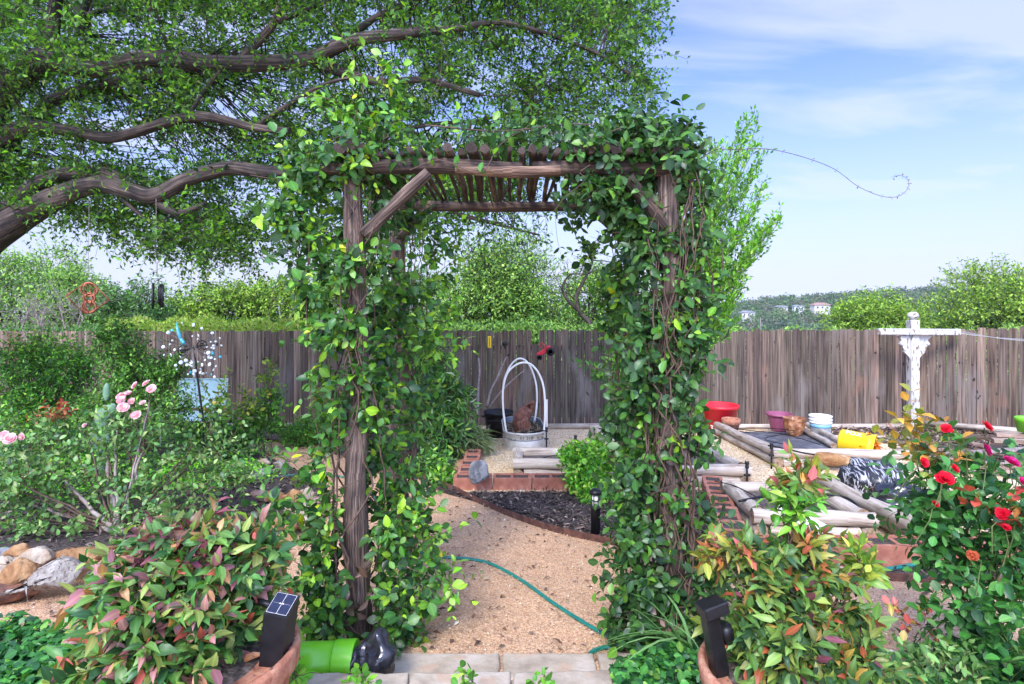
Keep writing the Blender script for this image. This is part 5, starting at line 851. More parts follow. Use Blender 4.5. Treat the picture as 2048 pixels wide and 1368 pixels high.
CAN = [(-150, -150), (1330, -150), (1290, 40), (1288, 120), (1275, 200), (1200, 235), (1130, 245), (1075, 262), (1090, 300), (1060, 380), (1010, 430), (930, 430), (840, 450), (740, 500), (650, 490), (560, 485), (480, 512), (400, 518), (340, 490), (270, 478), (205, 455), (150, 425), (80, 415), (-150, 430)]
cl = scatter(CAN, 1250, r); cd = np.where(r.random(len(cl)) < .2, r.uniform(5.0, 6.3, len(cl)), r.uniform(6.3, 9.6, len(cl))); cl3 = np.array([A(P(x, y, d)) for (x, y), d in zip(cl, cd)])
HOLES = [(485, 60, 28), (225, 285, 36), (520, 400, 26), (990, 120, 26), (940, 140, 18), (440, 205, 22), (330, 310, 30), (950, 215, 34), (870, 235, 30), (350, 60, 18), (500, 205, 22), (690, 400, 40), (20, 70, 14), (620, 60, 16), (750, 20, 14), (1080, 60, 20), (1180, 180, 16), (250, 60, 14), (180, 210, 14), (120, 310, 16), (440, 300, 20), (620, 230, 22), (800, 120, 20), (560, 450, 20), (300, 440, 16)]
keep = np.ones(len(cl), bool)
for hx, hy_, hr in HOLES: keep &= np.hypot(cl[:, 0]-hx, (cl[:, 1]-hy_)*1.2) > hr+24
cl3 = cl3[keep]; lp = np.concatenate(limbs); lv = Leaves(9); tw = Twigs(); OK = [(.08, .19, .02, 4), (.045, .12, .018, 4), (.15, .30, .03, 3), (.022, .06, .018, 2), (.17, .25, .04, .4)]
for c in cl3:
    dd = np.linalg.norm(lp-c, axis=1); j = dd.argmin() if r.random() < .85 else r.choice(np.argsort(dd)[:30]); s = lp[j]; q = np.linspace(0, 1, 7)[:, None]; mid = (s+c)/2+r.normal(0, .12, 3)+np.array([0, 0, .08]); cv = (1-q)**2*s+2*q*(1-q)*mid+q*q*c; tw.add((cv+r.normal(0, .012, cv.shape))[None], .004+.004*min(1.5, dd[j]), .0025, 3)
N_ = len(cl3)*18; ci = np.repeat(np.arange(len(cl3)), 18); dn = r.normal(0, 1, (N_, 3)); o = cl3[ci]+dn*np.array([.09, .11, .045]); dr = dn*np.array([1, 1, .5])+np.array([.2, -.1, -.05]); pts, ds = sprays(o, dr, .3*r.uniform(.5, 1.4, N_), 6, .16, .05, r); tw.add(pts, .0025, .0012)
pos, ax, nr = leaves_on(pts, ds, r, 2, .7, .5, .8, 0, keep=.85); lv.add(pos, ax, nr, .055*r.uniform(.6, 1.25, len(pos)), .55, OK, T_dia, .3)
DR = [(390, 540), (400, 525), (410, 545), (430, 500), (340, 510), (200, 480), (130, 450), (80, 430), (470, 520), (560, 500), (1010, 490), (1060, 480), (1090, 455), (990, 470), (920, 480), (370, 535), (300, 490), (240, 500), (1040, 500), (965, 492), (1240, 225), (1270, 190), (1110, 250)]
o = np.repeat(np.array([A(P(x+0, y-22, 5.2)) for x, y in DR]), 5, 0)+r.normal(0, .05, (len(DR)*5, 3)); pts, ds = sprays(o, np.array([0, 0, -.6])+r.normal(0, .6, o.shape), .26, 7, .2, .06, r); tw.add(pts, .0025, .0012); pos, ax, nr = leaves_on(pts, ds, r, 2, .7, .5, .8, 0, keep=.7); lv.add(pos, ax, nr, .042, .5, OK, T_dia, .3)
tw.build('branches', M['bark'], oak); lv.build('foliage', M['oakleaf'], oak); print('oak leaves', lv.n/4)
# ------------------------------------------------------------------ hanging ornaments
t = thing('wind_spinner', 'copper hanging wind spinner of curled hoops under the oak', 'wind spinner', P(176, 625, 5.3)); c = P(176, 596, 5.3); b = MB()
def ring(c, rx, rz, tilt, r_, b, yaw=0, n=26, sq=0):
    pts = []
    for a in np.linspace(0, 2*math.pi, n, endpoint=False):
        x, z_ = rx*math.cos(a), rz*math.sin(a)
        if sq: k = abs(math.cos(a))+abs(math.sin(a)); x /= k**sq; z_ /= k**sq
        pts.append(c+rotm(0, tilt, yaw) @ Vector((x, 0, z_)))
    b.tube(pts, r_, 5, closed=True)
ring(c, .17, .15, 5, .005, b, 10, sq=.9); ring(c, .165, .145, 8, .004, b, 55, sq=.9); ring(c, .16, .145, 5, .004, b, -45, sq=.8); b.build('frame', M['copper'], t)
for dz, rx in ((.075, .065), (0.0, .045), (-.078, .055)): b = MB(); ring(c+Vector((.01, 0, dz)), rx, rx*.9, 20, .009, b, 15); ring(c+Vector((.01, 0, dz)), rx*.6, rx*.85, -20, .006, b, 50); b.build('curl', M['copper'], t)
b = MB(); b.tube([c+Vector((0, 0, .15)), P(178, 440, 5.5), P(178, 372, 5.8)], .002, 4); b.build('wire', M['deadwood'], t)
t = thing('wind_chime', 'black tube wind chime hanging from a hook under the oak', 'wind chime', P(316, 617, 5.3)); 
for k, (px, y0, y1) in enumerate(((306, 566, 614), (309.5, 570, 618), (317, 568, 616), (325, 569, 615), (312, 572, 610))): b = MB(); p = P(px, y0, 5.3); q = P(px, y1, 5.3); dy = [0, -.03, .03, 0, .05][k]; b.tube([p+Vector((0, dy, 0)), q+Vector((0, dy, 0))], .0095, 10); b.build('chime_tube', M['blackplastic'], t)
b = MB(); b.lathe(P(316, 605, 5.3), [(0, 0), (.03, .002), (.03, .012), (0, .014)], 16); b.tube([P(316, 605, 5.3), P(316, 556, 5.3)], .0012, 4); b.build('clapper', M['blackplastic'], t)
b = MB(); b.lathe(P(316, 556, 5.3), [(0, 0), (.05, .001), (.05, .007), (0, .008)], 20); b.build('top_disc', M['disc'], t); b = MB(); b.tube([P(314, 551, 5.3), P(314, 524, 5.3)], .004, 5); b.tube(smooth_path([P(310, 520, 5.3), P(311, 527, 5.3), P(315, 527, 5.3), P(318, 520, 5.3)]), .003, 5); b.tube([P(311, 524, 5.3), P(313, 480, 5.35), P(312, 392, 5.5)], .0018, 4)
for px in (306, 317, 325): b.tube([P(px, 567, 5.3), P(316, 551, 5.3)], .0008, 3)
b.build('hook', M['deadwood'], t)
# ------------------------------------------------------------------ whirligig of glass discs
DW = 6.2; t = thing('kinetic_spinner', 'tall garden spinner with two wheels and a burst of glass discs above the roses', 'garden spinner', D(412, DW)); b = MB(); b.tube([D(412, DW), P(405, 830, DW), P(393, 740, DW), P(388, 696, DW)], .011, 8); b.tube([P(365, 702, DW), P(405, 690, DW)], .009, 8); b.build('pole', M['blackplastic'], t)
for px, py in ((366, 701), (404, 691)): b = MB(); c = P(px, py, DW-.02); ring(c, .045, .05, 0, .006, b, 35); ring(c, .02, .022, 0, .006, b, 35); [b.tube([c, c+rotm(0, 0, 35) @ Vector((.045*math.cos(a), 0, .05*math.sin(a)))], .003, 4) for a in np.arange(6)*1.047]; b.build('wheel', M['blackplastic'], t)
rr = random.Random(3); wires = MB(); hub = P(386, 694, DW)
for k in range(64):
    a = rr.uniform(0, 6.283); q = rr.uniform(.35, 1) ; ux = math.cos(a)*q*66; uy = math.sin(a)*q*60; px, py = 386+ux, 700+uy
    if k > 44: px, py = 392+rr.uniform(-25, 38), 735+rr.uniform(-22, 24)
    c = P(px, py, DW-.12*(1-q)+rr.uniform(-.08, .08)); s = rr.choice([.009, .012, .015, .018, .021]); m = rotm(90+rr.uniform(-35, 35), 0, rr.uniform(-50, 50)); b = MB(); b.lathe(c, [(0, 0), (s, .0), (s, .004), (0, .004)], 14, m); b.build('disc', M['discblue' if k % 9 == 4 else 'disc'], t); wires.tube([hub, c], .0012, 3)
wires.build('wires', M['deadwood'], t)
for x0, y0, x1, y1 in ((366, 692, 352, 644), (372, 690, 358, 672)): b = MB(); b.tube([P(x0, y0, DW), P((x0+x1)/2-1, (y0+y1)/2, DW), P(x1, y1, DW)], [.006, .02, .003], 6); b.build('vane', M['discblue'], t)
# pale blue glider
DG = 9.3; t = thing('garden_glider', 'pale blue metal garden glider with two shell backs before the left fence', 'garden seat', D(405, DG)); s_ = F/DG
for x0, x1 in ((354, 392), (396, 450)):
    b = MB(); a0, a1 = P(x0, 760, DG), P(x1, 760, DG); zl = P(x0, 815, DG).z; n = 9
    for i in range(n):
        u = i/(n-1)
        for j in range(6): v_ = j/5; x = a0.x+(a1.x-a0.x)*u; edge = .035*(abs(2*u-1)**6)*(1 if j == 5 else 0); b.v.append(Vector((x, DG-.02+.03*(1-(2*u-1)**2)+.1*v_, zl+(a0.z-zl)*v_-edge)))
    for i in range(n-1):
        for j in range(5): b.face((i*6+j, (i+1)*6+j, (i+1)*6+j+1, i*6+j+1), None, True)
    b.build('backrest', M['bluechair'], t); b = MB(); b.tube(smooth_path([Vector((a0.x, DG-.01, zl)), Vector((a0.x, DG+.08, a0.z-.03)), Vector((a0.x+.04, DG+.09, a0.z)), Vector((a1.x-.04, DG+.09, a1.z)), Vector((a1.x, DG+.08, a1.z-.03)), Vector((a1.x, DG-.01, zl))], 5), .011, 6); b.build('back_frame', M['bluechair'], t)
b = MB(); c = P(402, 822, DG); b.box((c.x, DG-.25, c.z-.03), (.78, .5, .03), rotm(5), .012); b.build('seat', M['bluechair'], t)
for px in (352, 452): b = MB(); a = P(px, 800, DG); b.tube(smooth_path([a+Vector((0, 0, .1)), a+Vector((0, -.25, .08)), a+Vector((0, -.45, .0)), a+Vector((0, -.42, -.3)), Vector((a.x, DG-.4, gz(DG)))]), .014, 6); b.build('armrest', M['white'], t)
for sx in (355, 450): b = MB(); p = D(sx, DG+.1); b.tube([p, Vector((p.x, DG, c.z))], .014, 6); b.build('leg', M['white'], t)
# ------------------------------------------------------------------ planted shrubs and flowers
GR = [(0.095, 0.247, 0.039, 4), (0.135, 0.325, 0.044, 3), (0.047, 0.13, 0.033, 2), (0.243, 0.442, 0.066, 1)]
DKG = [(0.094, 0.273, 0.039, 4), (0.052, 0.156, 0.031, 3), (0.166, 0.429, 0.047, 3), (0.333, 0.663, 0.062, 1)]
ROSE = [(0.114, 0.247, 0.062, 4), (0.172, 0.325, 0.088, 3), (0.057, 0.143, 0.044, 2), (0.343, 0.442, 0.158, 1.6)]
BR = [(.12, .32, .03, 3), (.2, .42, .04, 2), (.06, .2, .02, 2), (.3, .45, .06, .6)]
YG = [(.3, .36, .05, 2), (.15, .28, .04, 3), (.4, .34, .06, .8)]
ND1 = [(.09, .24, .05, 6), (.14, .27, .06, 4), (.28, .34, .09, 2.5), (.25, .1, .11, 1.4), (.55, .12, .09, .8), (.46, .22, .1, .9), (.42, .2, .18, 1.3), (.03, .09, .03, 3)]
ND2 = [(0.097, 0.202, 0.041, 5), (0.155, 0.251, 0.052, 4), (0.232, 0.275, 0.058, 2.5), (0.034, 0.081, 0.029, 3), (0.406, 0.105, 0.046, 0.7), (0.193, 0.057, 0.081, 0.7), (0.406, 0.243, 0.058, 0.7)]
NDT = [(0.425, 0.136, 0.05, 2), (0.255, 0.264, 0.04, 3), (0.468, 0.112, 0.1, 1.2), (0.153, 0.208, 0.04, 3), (0.51, 0.264, 0.06, 1)]
def blooms(parent, lst, cols, r0, seed, ty=None, mat='petal', name='bloom'):
    rg = np.random.default_rng(seed)
    for k, (px, py, d, s) in enumerate(lst):
        lv = Leaves(seed+k); c = A(P(px, py, d)); face = nrmz(np.array([rg.normal(0, .5), -.7, .8+rg.normal(0, .3)]) if ty is None else np.array(ty)+rg.normal(0, .25, 3)); u = nrmz(np.cross(face, [0, 0, 1.])); v = np.cross(u, face); R0 = r0*s
        for ringn, (nn, el, sz) in enumerate(((7, .15, 1.0), (7, .5, .85), (5, .95, .65), (4, 1.6, .45))):
            a = np.arange(nn)*6.283/nn+ringn*.5+rg.normal(0, .12, nn); ax = (np.cos(a)[:, None]*u+np.sin(a)[:, None]*v)+el*face; nr = face-el*(np.cos(a)[:, None]*u+np.sin(a)[:, None]*v)*.9
            lv.add(np.tile(c, (nn, 1))+face*R0*.02*ringn, ax, nr, R0*sz*rg.uniform(.85, 1.1, nn), .95, cols, T_pe, .1)
        lv.build(name, M[mat], parent)
        tw = Twigs(); c2 = c+np.array([rg.normal(0, .05), .04, -.17]); tw.add(np.stack([c-face*.01, (c+c2)/2+rg.normal(0, .018, 3), c2])[None], .0022, .003, 4); tw.build('flower_stem', M['stemgreen'], parent)
# dwarf nandina, left planter
t = shrub('nandina_shrub', 'red tinged dwarf nandina filling the left foreground planter', 'shrub', (POT1.x, POT1.y, POT1.z+.35), [(P(355, 1240, 2.05), (.25, .26, .2), 230), (P(300, 1150, 2.1), (.15, .18, .09), 60), (P(440, 1130, 2.1), (.14, .18, .1), 70), (P(325, 1100, 2.1), (.07, .1, .05), 30, [(.12, .24, .08, 3), (.24, .08, .11, 2), (.3, .15, .1, 1)]), (P(405, 1082, 2.12), (.05, .08, .045), 22, [(.28, .08, .11, 2), (.16, .24, .05, 2), (.35, .2, .08, 1)]), (P(485, 1150, 2.2), (.09, .1, .09), 40), (P(235, 1290, 1.98), (.09, .13, .09), 30), (P(310, 1340, 1.92), (.2, .13, .08), 80), (P(420, 1345, 1.95), (.07, .1, .05), 16), (P(215, 1200, 2.08), (.05, .07, .07), 14)], ND1, .064, .46, 301, L=.12, nodes=4, per=3, T=T_la, stemr=.006, stems=4, flat=.7, up=.5, droop=.08, out=.8, fwd=.7)
# nandina, right planter
t = shrub('nandina_shrub', 'tall green nandina with orange tips in the right foreground planter', 'shrub', (POT2.x, POT2.y, POT2.z+.3), [(P(1600, 1285, 2.0), (.19, .16, .11), 100), (P(1520, 1125, 2.1), (.09, .1, .045), 26), (P(1450, 1105, 2.1), (.05, .07, .04), 15, NDT), (P(1610, 1130, 2.1), (.08, .1, .06), 28), (P(1680, 1200, 2.1), (.06, .08, .05), 18), (P(1600, 965, 2.15), (.04, .05, .02), 17, NDT+ND2[:2]), (P(1585, 1012, 2.15), (.045, .06, .01), 10, BR), (P(1560, 1190, 2.05), (.09, .12, .07), 30), (P(1690, 1310, 1.95), (.1, .12, .08), 42), (P(1570, 1335, 1.95), (.12, .1, .07), 40), (P(1480, 1270, 2.05), (.03, .07, .06), 10), (P(1720, 1120, 2.15), (.03, .06, .03), 9, YG), (P(1600, 1085, 2.1), (.05, .06, .02), 7, NDT)], ND2, .058, .42, 302, L=.1, nodes=4, per=3, T=T_la, stemr=.005, stems=2, flat=.7, up=.4, droop=.1, out=.8, fwd=.7, stemmat='stem')
# red rose
t = shrub('red_rose_bush', 'red rose bush with dark green leaves and orange new shoots at the right edge', 'rose bush', G(1960, 1330), [(P(1985, 1180, 2.5), (.2, .2, .2), 74), (P(2040, 1080, 2.5), (.16, .2, .18), 50), (P(1860, 1080, 2.6), (.12, .13, .1), 26), (P(1830, 1000, 2.7), (.1, .13, .1), 20), (P(1910, 1020, 2.6), (.18, .18, .1), 34), (P(2010, 980, 2.5), (.13, .16, .13), 20), (P(1930, 950, 2.6), (.18, .16, .07), 20), (P(1900, 910, 2.6), (.16, .16, .08), 9, [(.16, .2, .04, 3), (.45, .22, .04, 2), (.06, .13, .03, 2)]), (P(1835, 900, 2.7), (.06, .07, .05), 6, [(.5, .26, .04, 3), (.25, .25, .04, 2), (.45, .14, .03, 1)]), (P(2030, 1290, 2.4), (.15, .18, .1), 36), (P(1815, 850, 2.75), (.03, .04, .04), 4, [(.5, .26, .04, 3), (.3, .3, .05, 2)]), (P(2010, 1030, 2.4), (.08, .08, .04), 5, [(.5, .07, .05, 2), (.45, .18, .05, 1)])], [(.05, .17, .035, 4), (.07, .24, .045, 4), (.025, .09, .03, 2.5), (.15, .34, .09, 1.5)], .052, .66, 303, L=.18, nodes=4, per=2, T=T_ov, stemr=.005, stems=2, stemmat='stemgreen', up=.4, flat=1.1, out=.9, fwd=.6)
RED_ = [(.62, .01, .03, 3), (.5, .006, .02, 1)]
blooms(t, [(1893, 858, 2.5, .9), (1973, 853, 2.4, 1.1), (1848, 925, 2.45, .85), (1909, 937, 2.45, .8), (1890, 958, 2.3, 1.35), (2005, 1028, 2.35, 1.1), (2012, 1055, 2.35, .7), (1870, 1008, 2.4, .6)], RED_, .025, 401)
blooms(t, [(1972, 900, 2.4, 1.05), (2022, 925, 2.35, 1.2), (2046, 965, 2.35, .8)], [(.6, .015, .16, 1)], .027, 430)
blooms(t, [(1945, 1112, 2.3, .8)], [(.35, .05, .02, 1), (.5, .12, .05, 1)], .027, 440, name='faded_bloom')
# low weeds by the right planter
shrub('low_rose_shrub', 'low straggly rose growing on the gravel between nandina and red rose', 'shrub', G(1830, 1300), [(P(1840, 1330, 2.5), (.18, .12, .05), 34), (P(1900, 1345, 2.3), (.18, .12, .05), 28), (P(1850, 1240, 2.6), (.08, .1, .03), 5, [(.5, .1, .08, 1), (.4, .3, .06, 1)])], ROSE, .04, .6, 304, L=.12, nodes=4, T=T_ov, stemr=.003, stems=3)
# pink rose, left
t0 = t = shrub('pink_rose_bush', 'sprawling pink rose bush with dusky leaves and thick grey stems on the left', 'rose bush', G(235, 1065), [(P(120, 960, 4.9), (.55, .35, .22), 70), (P(300, 960, 4.9), (.5, .35, .3), 64), (P(60, 880, 5.2), (.4, .3, .16), 80), (P(250, 860, 5.0), (.35, .3, .2), 60), (P(400, 900, 5.2), (.35, .3, .25), 70), (P(470, 955, 5.0), (.2, .2, .12), 22), (P(110, 1040, 4.6), (.4, .25, .08), 40), (P(330, 1020, 4.7), (.5, .25, .1), 50), (P(20, 960, 4.6), (.25, .2, .2), 60)], ROSE, .05, .62, 305, L=.26, nodes=5, T=T_ov, stemr=.011, stems=3, up=.3, keep=.85)
blooms(t, [(270, 771, 4.8, 1), (293, 767, 4.8, 1), (303, 778, 4.75, 1.1), (240, 792, 4.8, .95), (256, 787, 4.8, .9), (243, 800, 4.75, 1.15), (263, 803, 4.8, .9), (285, 806, 4.8, .8), (246, 815, 4.7, 1.3), (271, 831, 4.7, 1.1), (6, 872, 4.6, 1.2), (20, 878, 4.55, 1.4), (44, 873, 4.6, .9), (169, 851, 4.8, .6)], [(.85, .48, .48, 3), (.88, .68, .64, 2), (.75, .28, .32, 1)], .034, 450, ty=(0, -.8, .45))
shrub('red_tipped_shoots', 'young red rose shoots rising in front of the dark shrub', 'plant', D(115, 5.3), [(P(118, 822, 5.2), (.07, .07, .04), 10, [(.5, .09, .05, 1), (.35, .06, .05, 1)]), (P(90, 835, 5.2), (.12, .07, .03), 9, [(.4, .16, .08, 1)])], ROSE, .05, .5, 306, L=.12, nodes=3, T=T_ov, stemr=.004, stems=2)
bs = A(G(240, 1068)); tw = Twigs()
for q3, r0 in (((215, 900, 5.0), .024), ((285, 905, 4.9), .02), ((235, 850, 5.1), .016), ((130, 960, 4.8), .02), ((60, 1010, 4.7), .018), ((350, 990, 4.8), .015), ((300, 800, 5.0), .01)):
    e = A(P(*q3)); q = np.linspace(0, 1, 12)[:, None]; mid = bs*.5+e*.5+np.array([(e-bs)[0]*.15, 0, .05]); tw.add(((1-q)**2*bs+2*q*(1-q)*mid+q*q*e+np.random.default_rng(int(q3[0])).normal(0, .006, (12, 3)))[None], r0, r0*.45, 7)
tw.build('thick_stem', M['deadwood'], t0)
# cactus
t = thing('prickly_pear', 'prickly pear cactus with grey green pads behind the pink roses', 'cactus', D(210, 5.6))
for k, (px, py, rx, rz, rt) in enumerate(((208, 838, .075, .13, 8), (213, 784, .03, .085, 2), (200, 880, .08, .13, -12), (216, 824, .05, .09, 35))):
    b = MB(); b.ball(P(px, py, 5.5-.02*k), (rx, .022, rz), 16, rotm(0, rt, 15), .08, 2, k); b.build('pad', M['cactus'], t)
b = MB(); b.tube([D(204, 5.52), P(202, 895, 5.5)], .035, 8); b.build('stump', M['cactus'], t)
# left shrubs
shrub('evergreen_shrub', 'dense dark glossy evergreen shrub at the far left before the fence', 'shrub', D(85, 8.0), [(P(85, 770, 8.0), (.66, .5, .55), 760), (P(60, 700, 8.0), (.4, .4, .16), 130, BR), (P(150, 720, 7.9), (.25, .3, .15), 90), (P(85, 850, 7.7), (.6, .4, .3), 260)], DKG, .05, .5, 307, L=.3, nodes=6, stemr=.015, stems=4, mat='leafglossy', up=.7)
shrub('evergreen_shrub', 'tall looser evergreen shrub between the dark shrub and the glass spinner', 'shrub', D(275, 7.2), [(P(240, 700, 7.2), (.28, .3, .25), 170), (P(290, 760, 7.2), (.4, .35, .3), 340), (P(330, 820, 7.1), (.25, .3, .25), 160), (P(225, 820, 7.1), (.3, .3, .3), 220), (P(220, 668, 7.2), (.15, .15, .1), 40), (P(340, 740, 7.2), (.1, .2, .15), 50)], GR, .05, .5, 308, L=.28, nodes=6, stemr=.013, stems=3, mat='leafglossy', up=.8)
for k, (px, py, d, lb) in enumerate(((430, 800, 7.4, 'lanky rose with yellowish leaves in front of the blue glider'), (545, 760, 8.3, 'lanky yellow leaved rose against the left fence'), (492, 820, 8.0, 'small green rose between the blue glider and the pine cone'))):
    shrub('young_rose', lb, 'rose', D(px-15, d), [(P(px, py, d), (.16, .15, .22), 16, YG), (P(px-10, py+50, d), (.2, .15, .2), 34), (P(px-35, py+70, d), (.2, .15, .15), 30)], GR, .07, .6, 320+k, L=.25, nodes=4, T=T_ov, stemr=.007, stems=2, group='lanky roses by the left fence')
shrub('flowering_shrub', 'bright green bushy perennial with yellow orange bloom behind the left arbor posts', 'shrub', D(650, 9.4), [(P(640, 860, 9.3), (.5, .4, .22), 380, BR), (P(690, 830, 9.4), (.4, .3, .3), 240, BR), (P(660, 800, 9.5), (.25, .2, .15), 60, [(.6, .4, .05, 1), (.3, .4, .05, 1)]), (P(600, 870, 9.0), (.3, .3, .12), 160, BR), (P(720, 760, 9.6), (.25, .2, .25), 120, BR)], BR, .045, .45, 330, L=.2, nodes=5, stemr=.006, stems=3)
shrub('grass_clump', 'clump of strappy green leaves by the pine cone ornament', 'plant', D(520, 9.6), [(P(525, 856, 9.5), (.3, .2, .05), 90, BR)], BR, .16, .12, 331, L=.08, nodes=2, T=T_la, stemr=.003, stems=1, up=1.5)
shrub('peach_sapling', 'leafy peach sapling with long drooping leaves behind the left arbor post', 'sapling', D(870, 8.2), [(P(855, 800, 8.2), (.38, .35, .36), 220), (P(880, 860, 7.9), (.26, .3, .24), 110), (P(905, 800, 8.0), (.16, .2, .28), 60), (P(850, 720, 8.3), (.3, .3, .25), 100)], [(.06, .17, .03, 4), (.1, .25, .04, 3), (.03, .09, .025, 2), (.28, .35, .05, .7), (.25, .35, .18, .6)], .13, .24, 332, L=.3, nodes=5, T=T_la, stemr=.013, stems=3, up=.2, droop=.12, out=.6, fwd=.6)
shrub('ornamental_grass', 'pale feathery tuft of ornamental grass on the left block row', 'grass', D(930, 8.2), [(P(935, 885, 8.1), (.2, .15, .06), 160, [(.3, .38, .24, 3), (.4, .42, .22, 1), (.2, .3, .12, 1)])], BR, .28, .03, 333, L=.05, nodes=2, T=T_la, stemr=.002, stems=1, up=1.4, per=3)
shrub('low_shrub', 'leafy bright plant creeping below the peach sapling beside the blocks', 'plant', D(850, 7.0), [(P(860, 930, 6.9), (.22, .2, .09), 60), (P(890, 960, 6.4), (.12, .12, .06), 30, BR)], GR, .07, .5, 334, L=.16, nodes=4, T=T_ov, stemr=.004, stems=3)
shrub('herb_bush', 'bright lime green herb bush spilling over the terracotta blocks', 'bush', D(1180, 5.75), [(P(1165, 915, 6.0), (.2, .2, .09), 210), (P(1175, 955, 5.85), (.17, .18, .14), 210), (P(1190, 1000, 5.6), (.12, .12, .12), 90), (P(1215, 920, 6.1), (.12, .15, .08), 70), (P(1200, 885, 6.2), (.06, .1, .03), 14)], [(.13, .36, .025, 4), (.22, .46, .04, 3), (.06, .22, .025, 2), (.4, .55, .08, 1)], .05, .55, 335, L=.13, nodes=4, T=T_ov, stemr=.004, stems=4)
AIRY = [(.11, .3, .025, 4), (.17, .4, .035, 4), (.06, .18, .02, 2), (.28, .46, .05, 1)]
t = shrub('tall_airy_shrub', 'tall airy bright green shrub rising behind the right arbor post', 'shrub', D(1330, 4.9), [(P(1400, 520, 4.9), (.12, .15, .22), 60), (P(1240, 620, 5.2), (.09, .15, .22), 80, BR), (P(1235, 760, 5.2), (.06, .12, .25), 40, BR), (P(1330, 700, 4.9), (.28, .2, .3), 110)], AIRY, .045, .42, 336, L=.25, nodes=7, per=2, T=T_dia, stemr=.008, stems=1, up=1.5, droop=-.02, jit=.09, out=.6, fwd=.7)
rg = np.random.default_rng(90); lv = Leaves(90); tw = Twigs(); tips = [(1505, 245), (1492, 250), (1480, 300), (1518, 318), (1510, 300), (1430, 292), (1418, 300), (1447, 330), (1396, 290), (1400, 330), (1515, 372), (1500, 350), (1540, 452), (1548, 448), (1530, 470), (1520, 400), (1505, 440), (1470, 380), (1450, 400), (1500, 500), (1520, 470), (1490, 540), (1470, 600), (1455, 650), (1480, 570), (1430, 440), (1410, 400), (1440, 520), (1425, 600), (1460, 470)]
for tx, ty in tips*2:
    tx += rg.normal(0, 6); ty += rg.normal(0, 6); s0 = A(P(1340+rg.normal(0, 22), min(760, ty*.55+420+rg.normal(0, 20)), 4.9+rg.normal(0, .1))); e = A(P(tx, ty, 4.9+rg.normal(0, .2))); q = np.linspace(0, 1, 22)[:, None]; mid = s0*.45+e*.55+np.array([.05*np.sign(tx-1400)+rg.normal(0, .04), 0, -.04]); cv = (1-q)**2*s0+2*q*(1-q)*mid+q*q*e
    tw.add(cv[None], .005, .0015, 4); o = cv[7:]; o = np.repeat(o, 2, 0); dd_ = nrmz(e-mid)+rg.normal(0, .55, o.shape)*np.array([1, 1, .6]); pts, ds = sprays(o, dd_, .085*rg.uniform(.4, 1.3, len(o)), 3, .12, -.05, rg); tw.add(pts, .0012); pos, ax, nr = leaves_on(pts, ds, rg, 2, .55, .8, .5, .3); lv.add(pos, ax, nr, .038*rg.uniform(.6, 1.3, len(pos)), .42, AIRY, T_dia, .25)
tw.build('shoots', M['stemgreen'], t); lv.build('foliage', M['leaf'], t)
# strap leaves by the right post
t = thing('daylily_clump', 'clump of long arching strap leaves at the foot of the right arbor post', 'plant', G(1400, 1330)); lv = Leaves(7); n = 16; rg = np.random.default_rng(70); base = np.tile(A(G(1395, 1340)), (n, 1))+rg.normal(0, .03, (n, 3))*np.array([1, 1, 0]); ax = np.column_stack([rg.uniform(-1.2, .15, n), rg.uniform(-.35, .25, n), rg.uniform(.55, 1.3, n)]); lv.add(base, ax, np.column_stack([-ax[:, 0]*.8, -ax[:, 1], np.ones(n)]), rg.uniform(.32, .52, n), .035, [(.12, .26, .07, 2), (.2, .36, .12, 2), (.08, .2, .05, 1)], T_bl, .15); lv.build('foliage', M['leaf'], t)
t = thing('daylily_clump', 'few strap leaves beside the left arbor foot', 'plant', G(560, 1200)); lv = Leaves(8); n = 9; base = np.tile(A(G(590, 1200)), (n, 1)); ax = np.column_stack([rg.uniform(-.7, .5, n), rg.uniform(-.35, .25, n), rg.uniform(.5, 1.2, n)]); lv.add(base, ax, np.column_stack([-ax[:, 0]*.8, -ax[:, 1], np.ones(n)]), rg.uniform(.2, .3, n), .06, [(.1, .24, .07, 2), (.06, .15, .04, 1)], T_bl, .15); lv.build('foliage', M['leaf'], t)
# ground cover
def cover(label, poly, n, size, pal, seed, h=.06, T=T_ov, wd=.75, mat='leaf'):
    rg = np.random.default_rng(seed); p = scatter(V2([G(*q) for q in poly]) if len(poly[0]) == 2 else [(q[0], q[1]) for q in poly], n, rg); n = len(p); hh = np.array([noise.noise(Vector((x*3.5, y*3.5, seed))) for x, y in p]); z = .01-.089*p[:, 1]+h*(.35+.65*rg.random(n))*(1+1.1*hh)
    lv = Leaves(seed); lv.add(np.column_stack([p, z]), rg.normal(0, 1, (n, 3))*np.array([1, 1, .35]), rg.normal(0, .35, (n, 3))+np.array([0, -.2, 1]), size*rg.uniform(.6, 1.2, n), wd, pal, T, .25); tag(lv.build('ground_cover', M[mat], None, (0, 0, 0)), label, kind='stuff')
FIG = [(.05, .2, .04, 4), (.08, .28, .05, 3), (.025, .1, .03, 3), (.2, .42, .06, 1)]
cover('creeping fig leaves covering the bottom left corner', [(-300, 1280), (60, 1275), (170, 1300), (240, 1340), (420, 1420), (-300, 1480)], 5200, .042, FIG, 21, .09)
cover('creeping fig leaves along the bottom right', [(1240, 1330), (1330, 1318), (1430, 1335), (1600, 1340), (1850, 1345), (2150, 1330), (2250, 1480), (1200, 1480)], 6200, .042, FIG, 22, .1)
cover('creeping fig leaves in front of the right planter', [(.3, 1.7, 0), (1.9, 1.7, 0), (2.0, 1.95, 0), (.45, 1.9, 0)], 1300, .03, FIG, 26, .3)
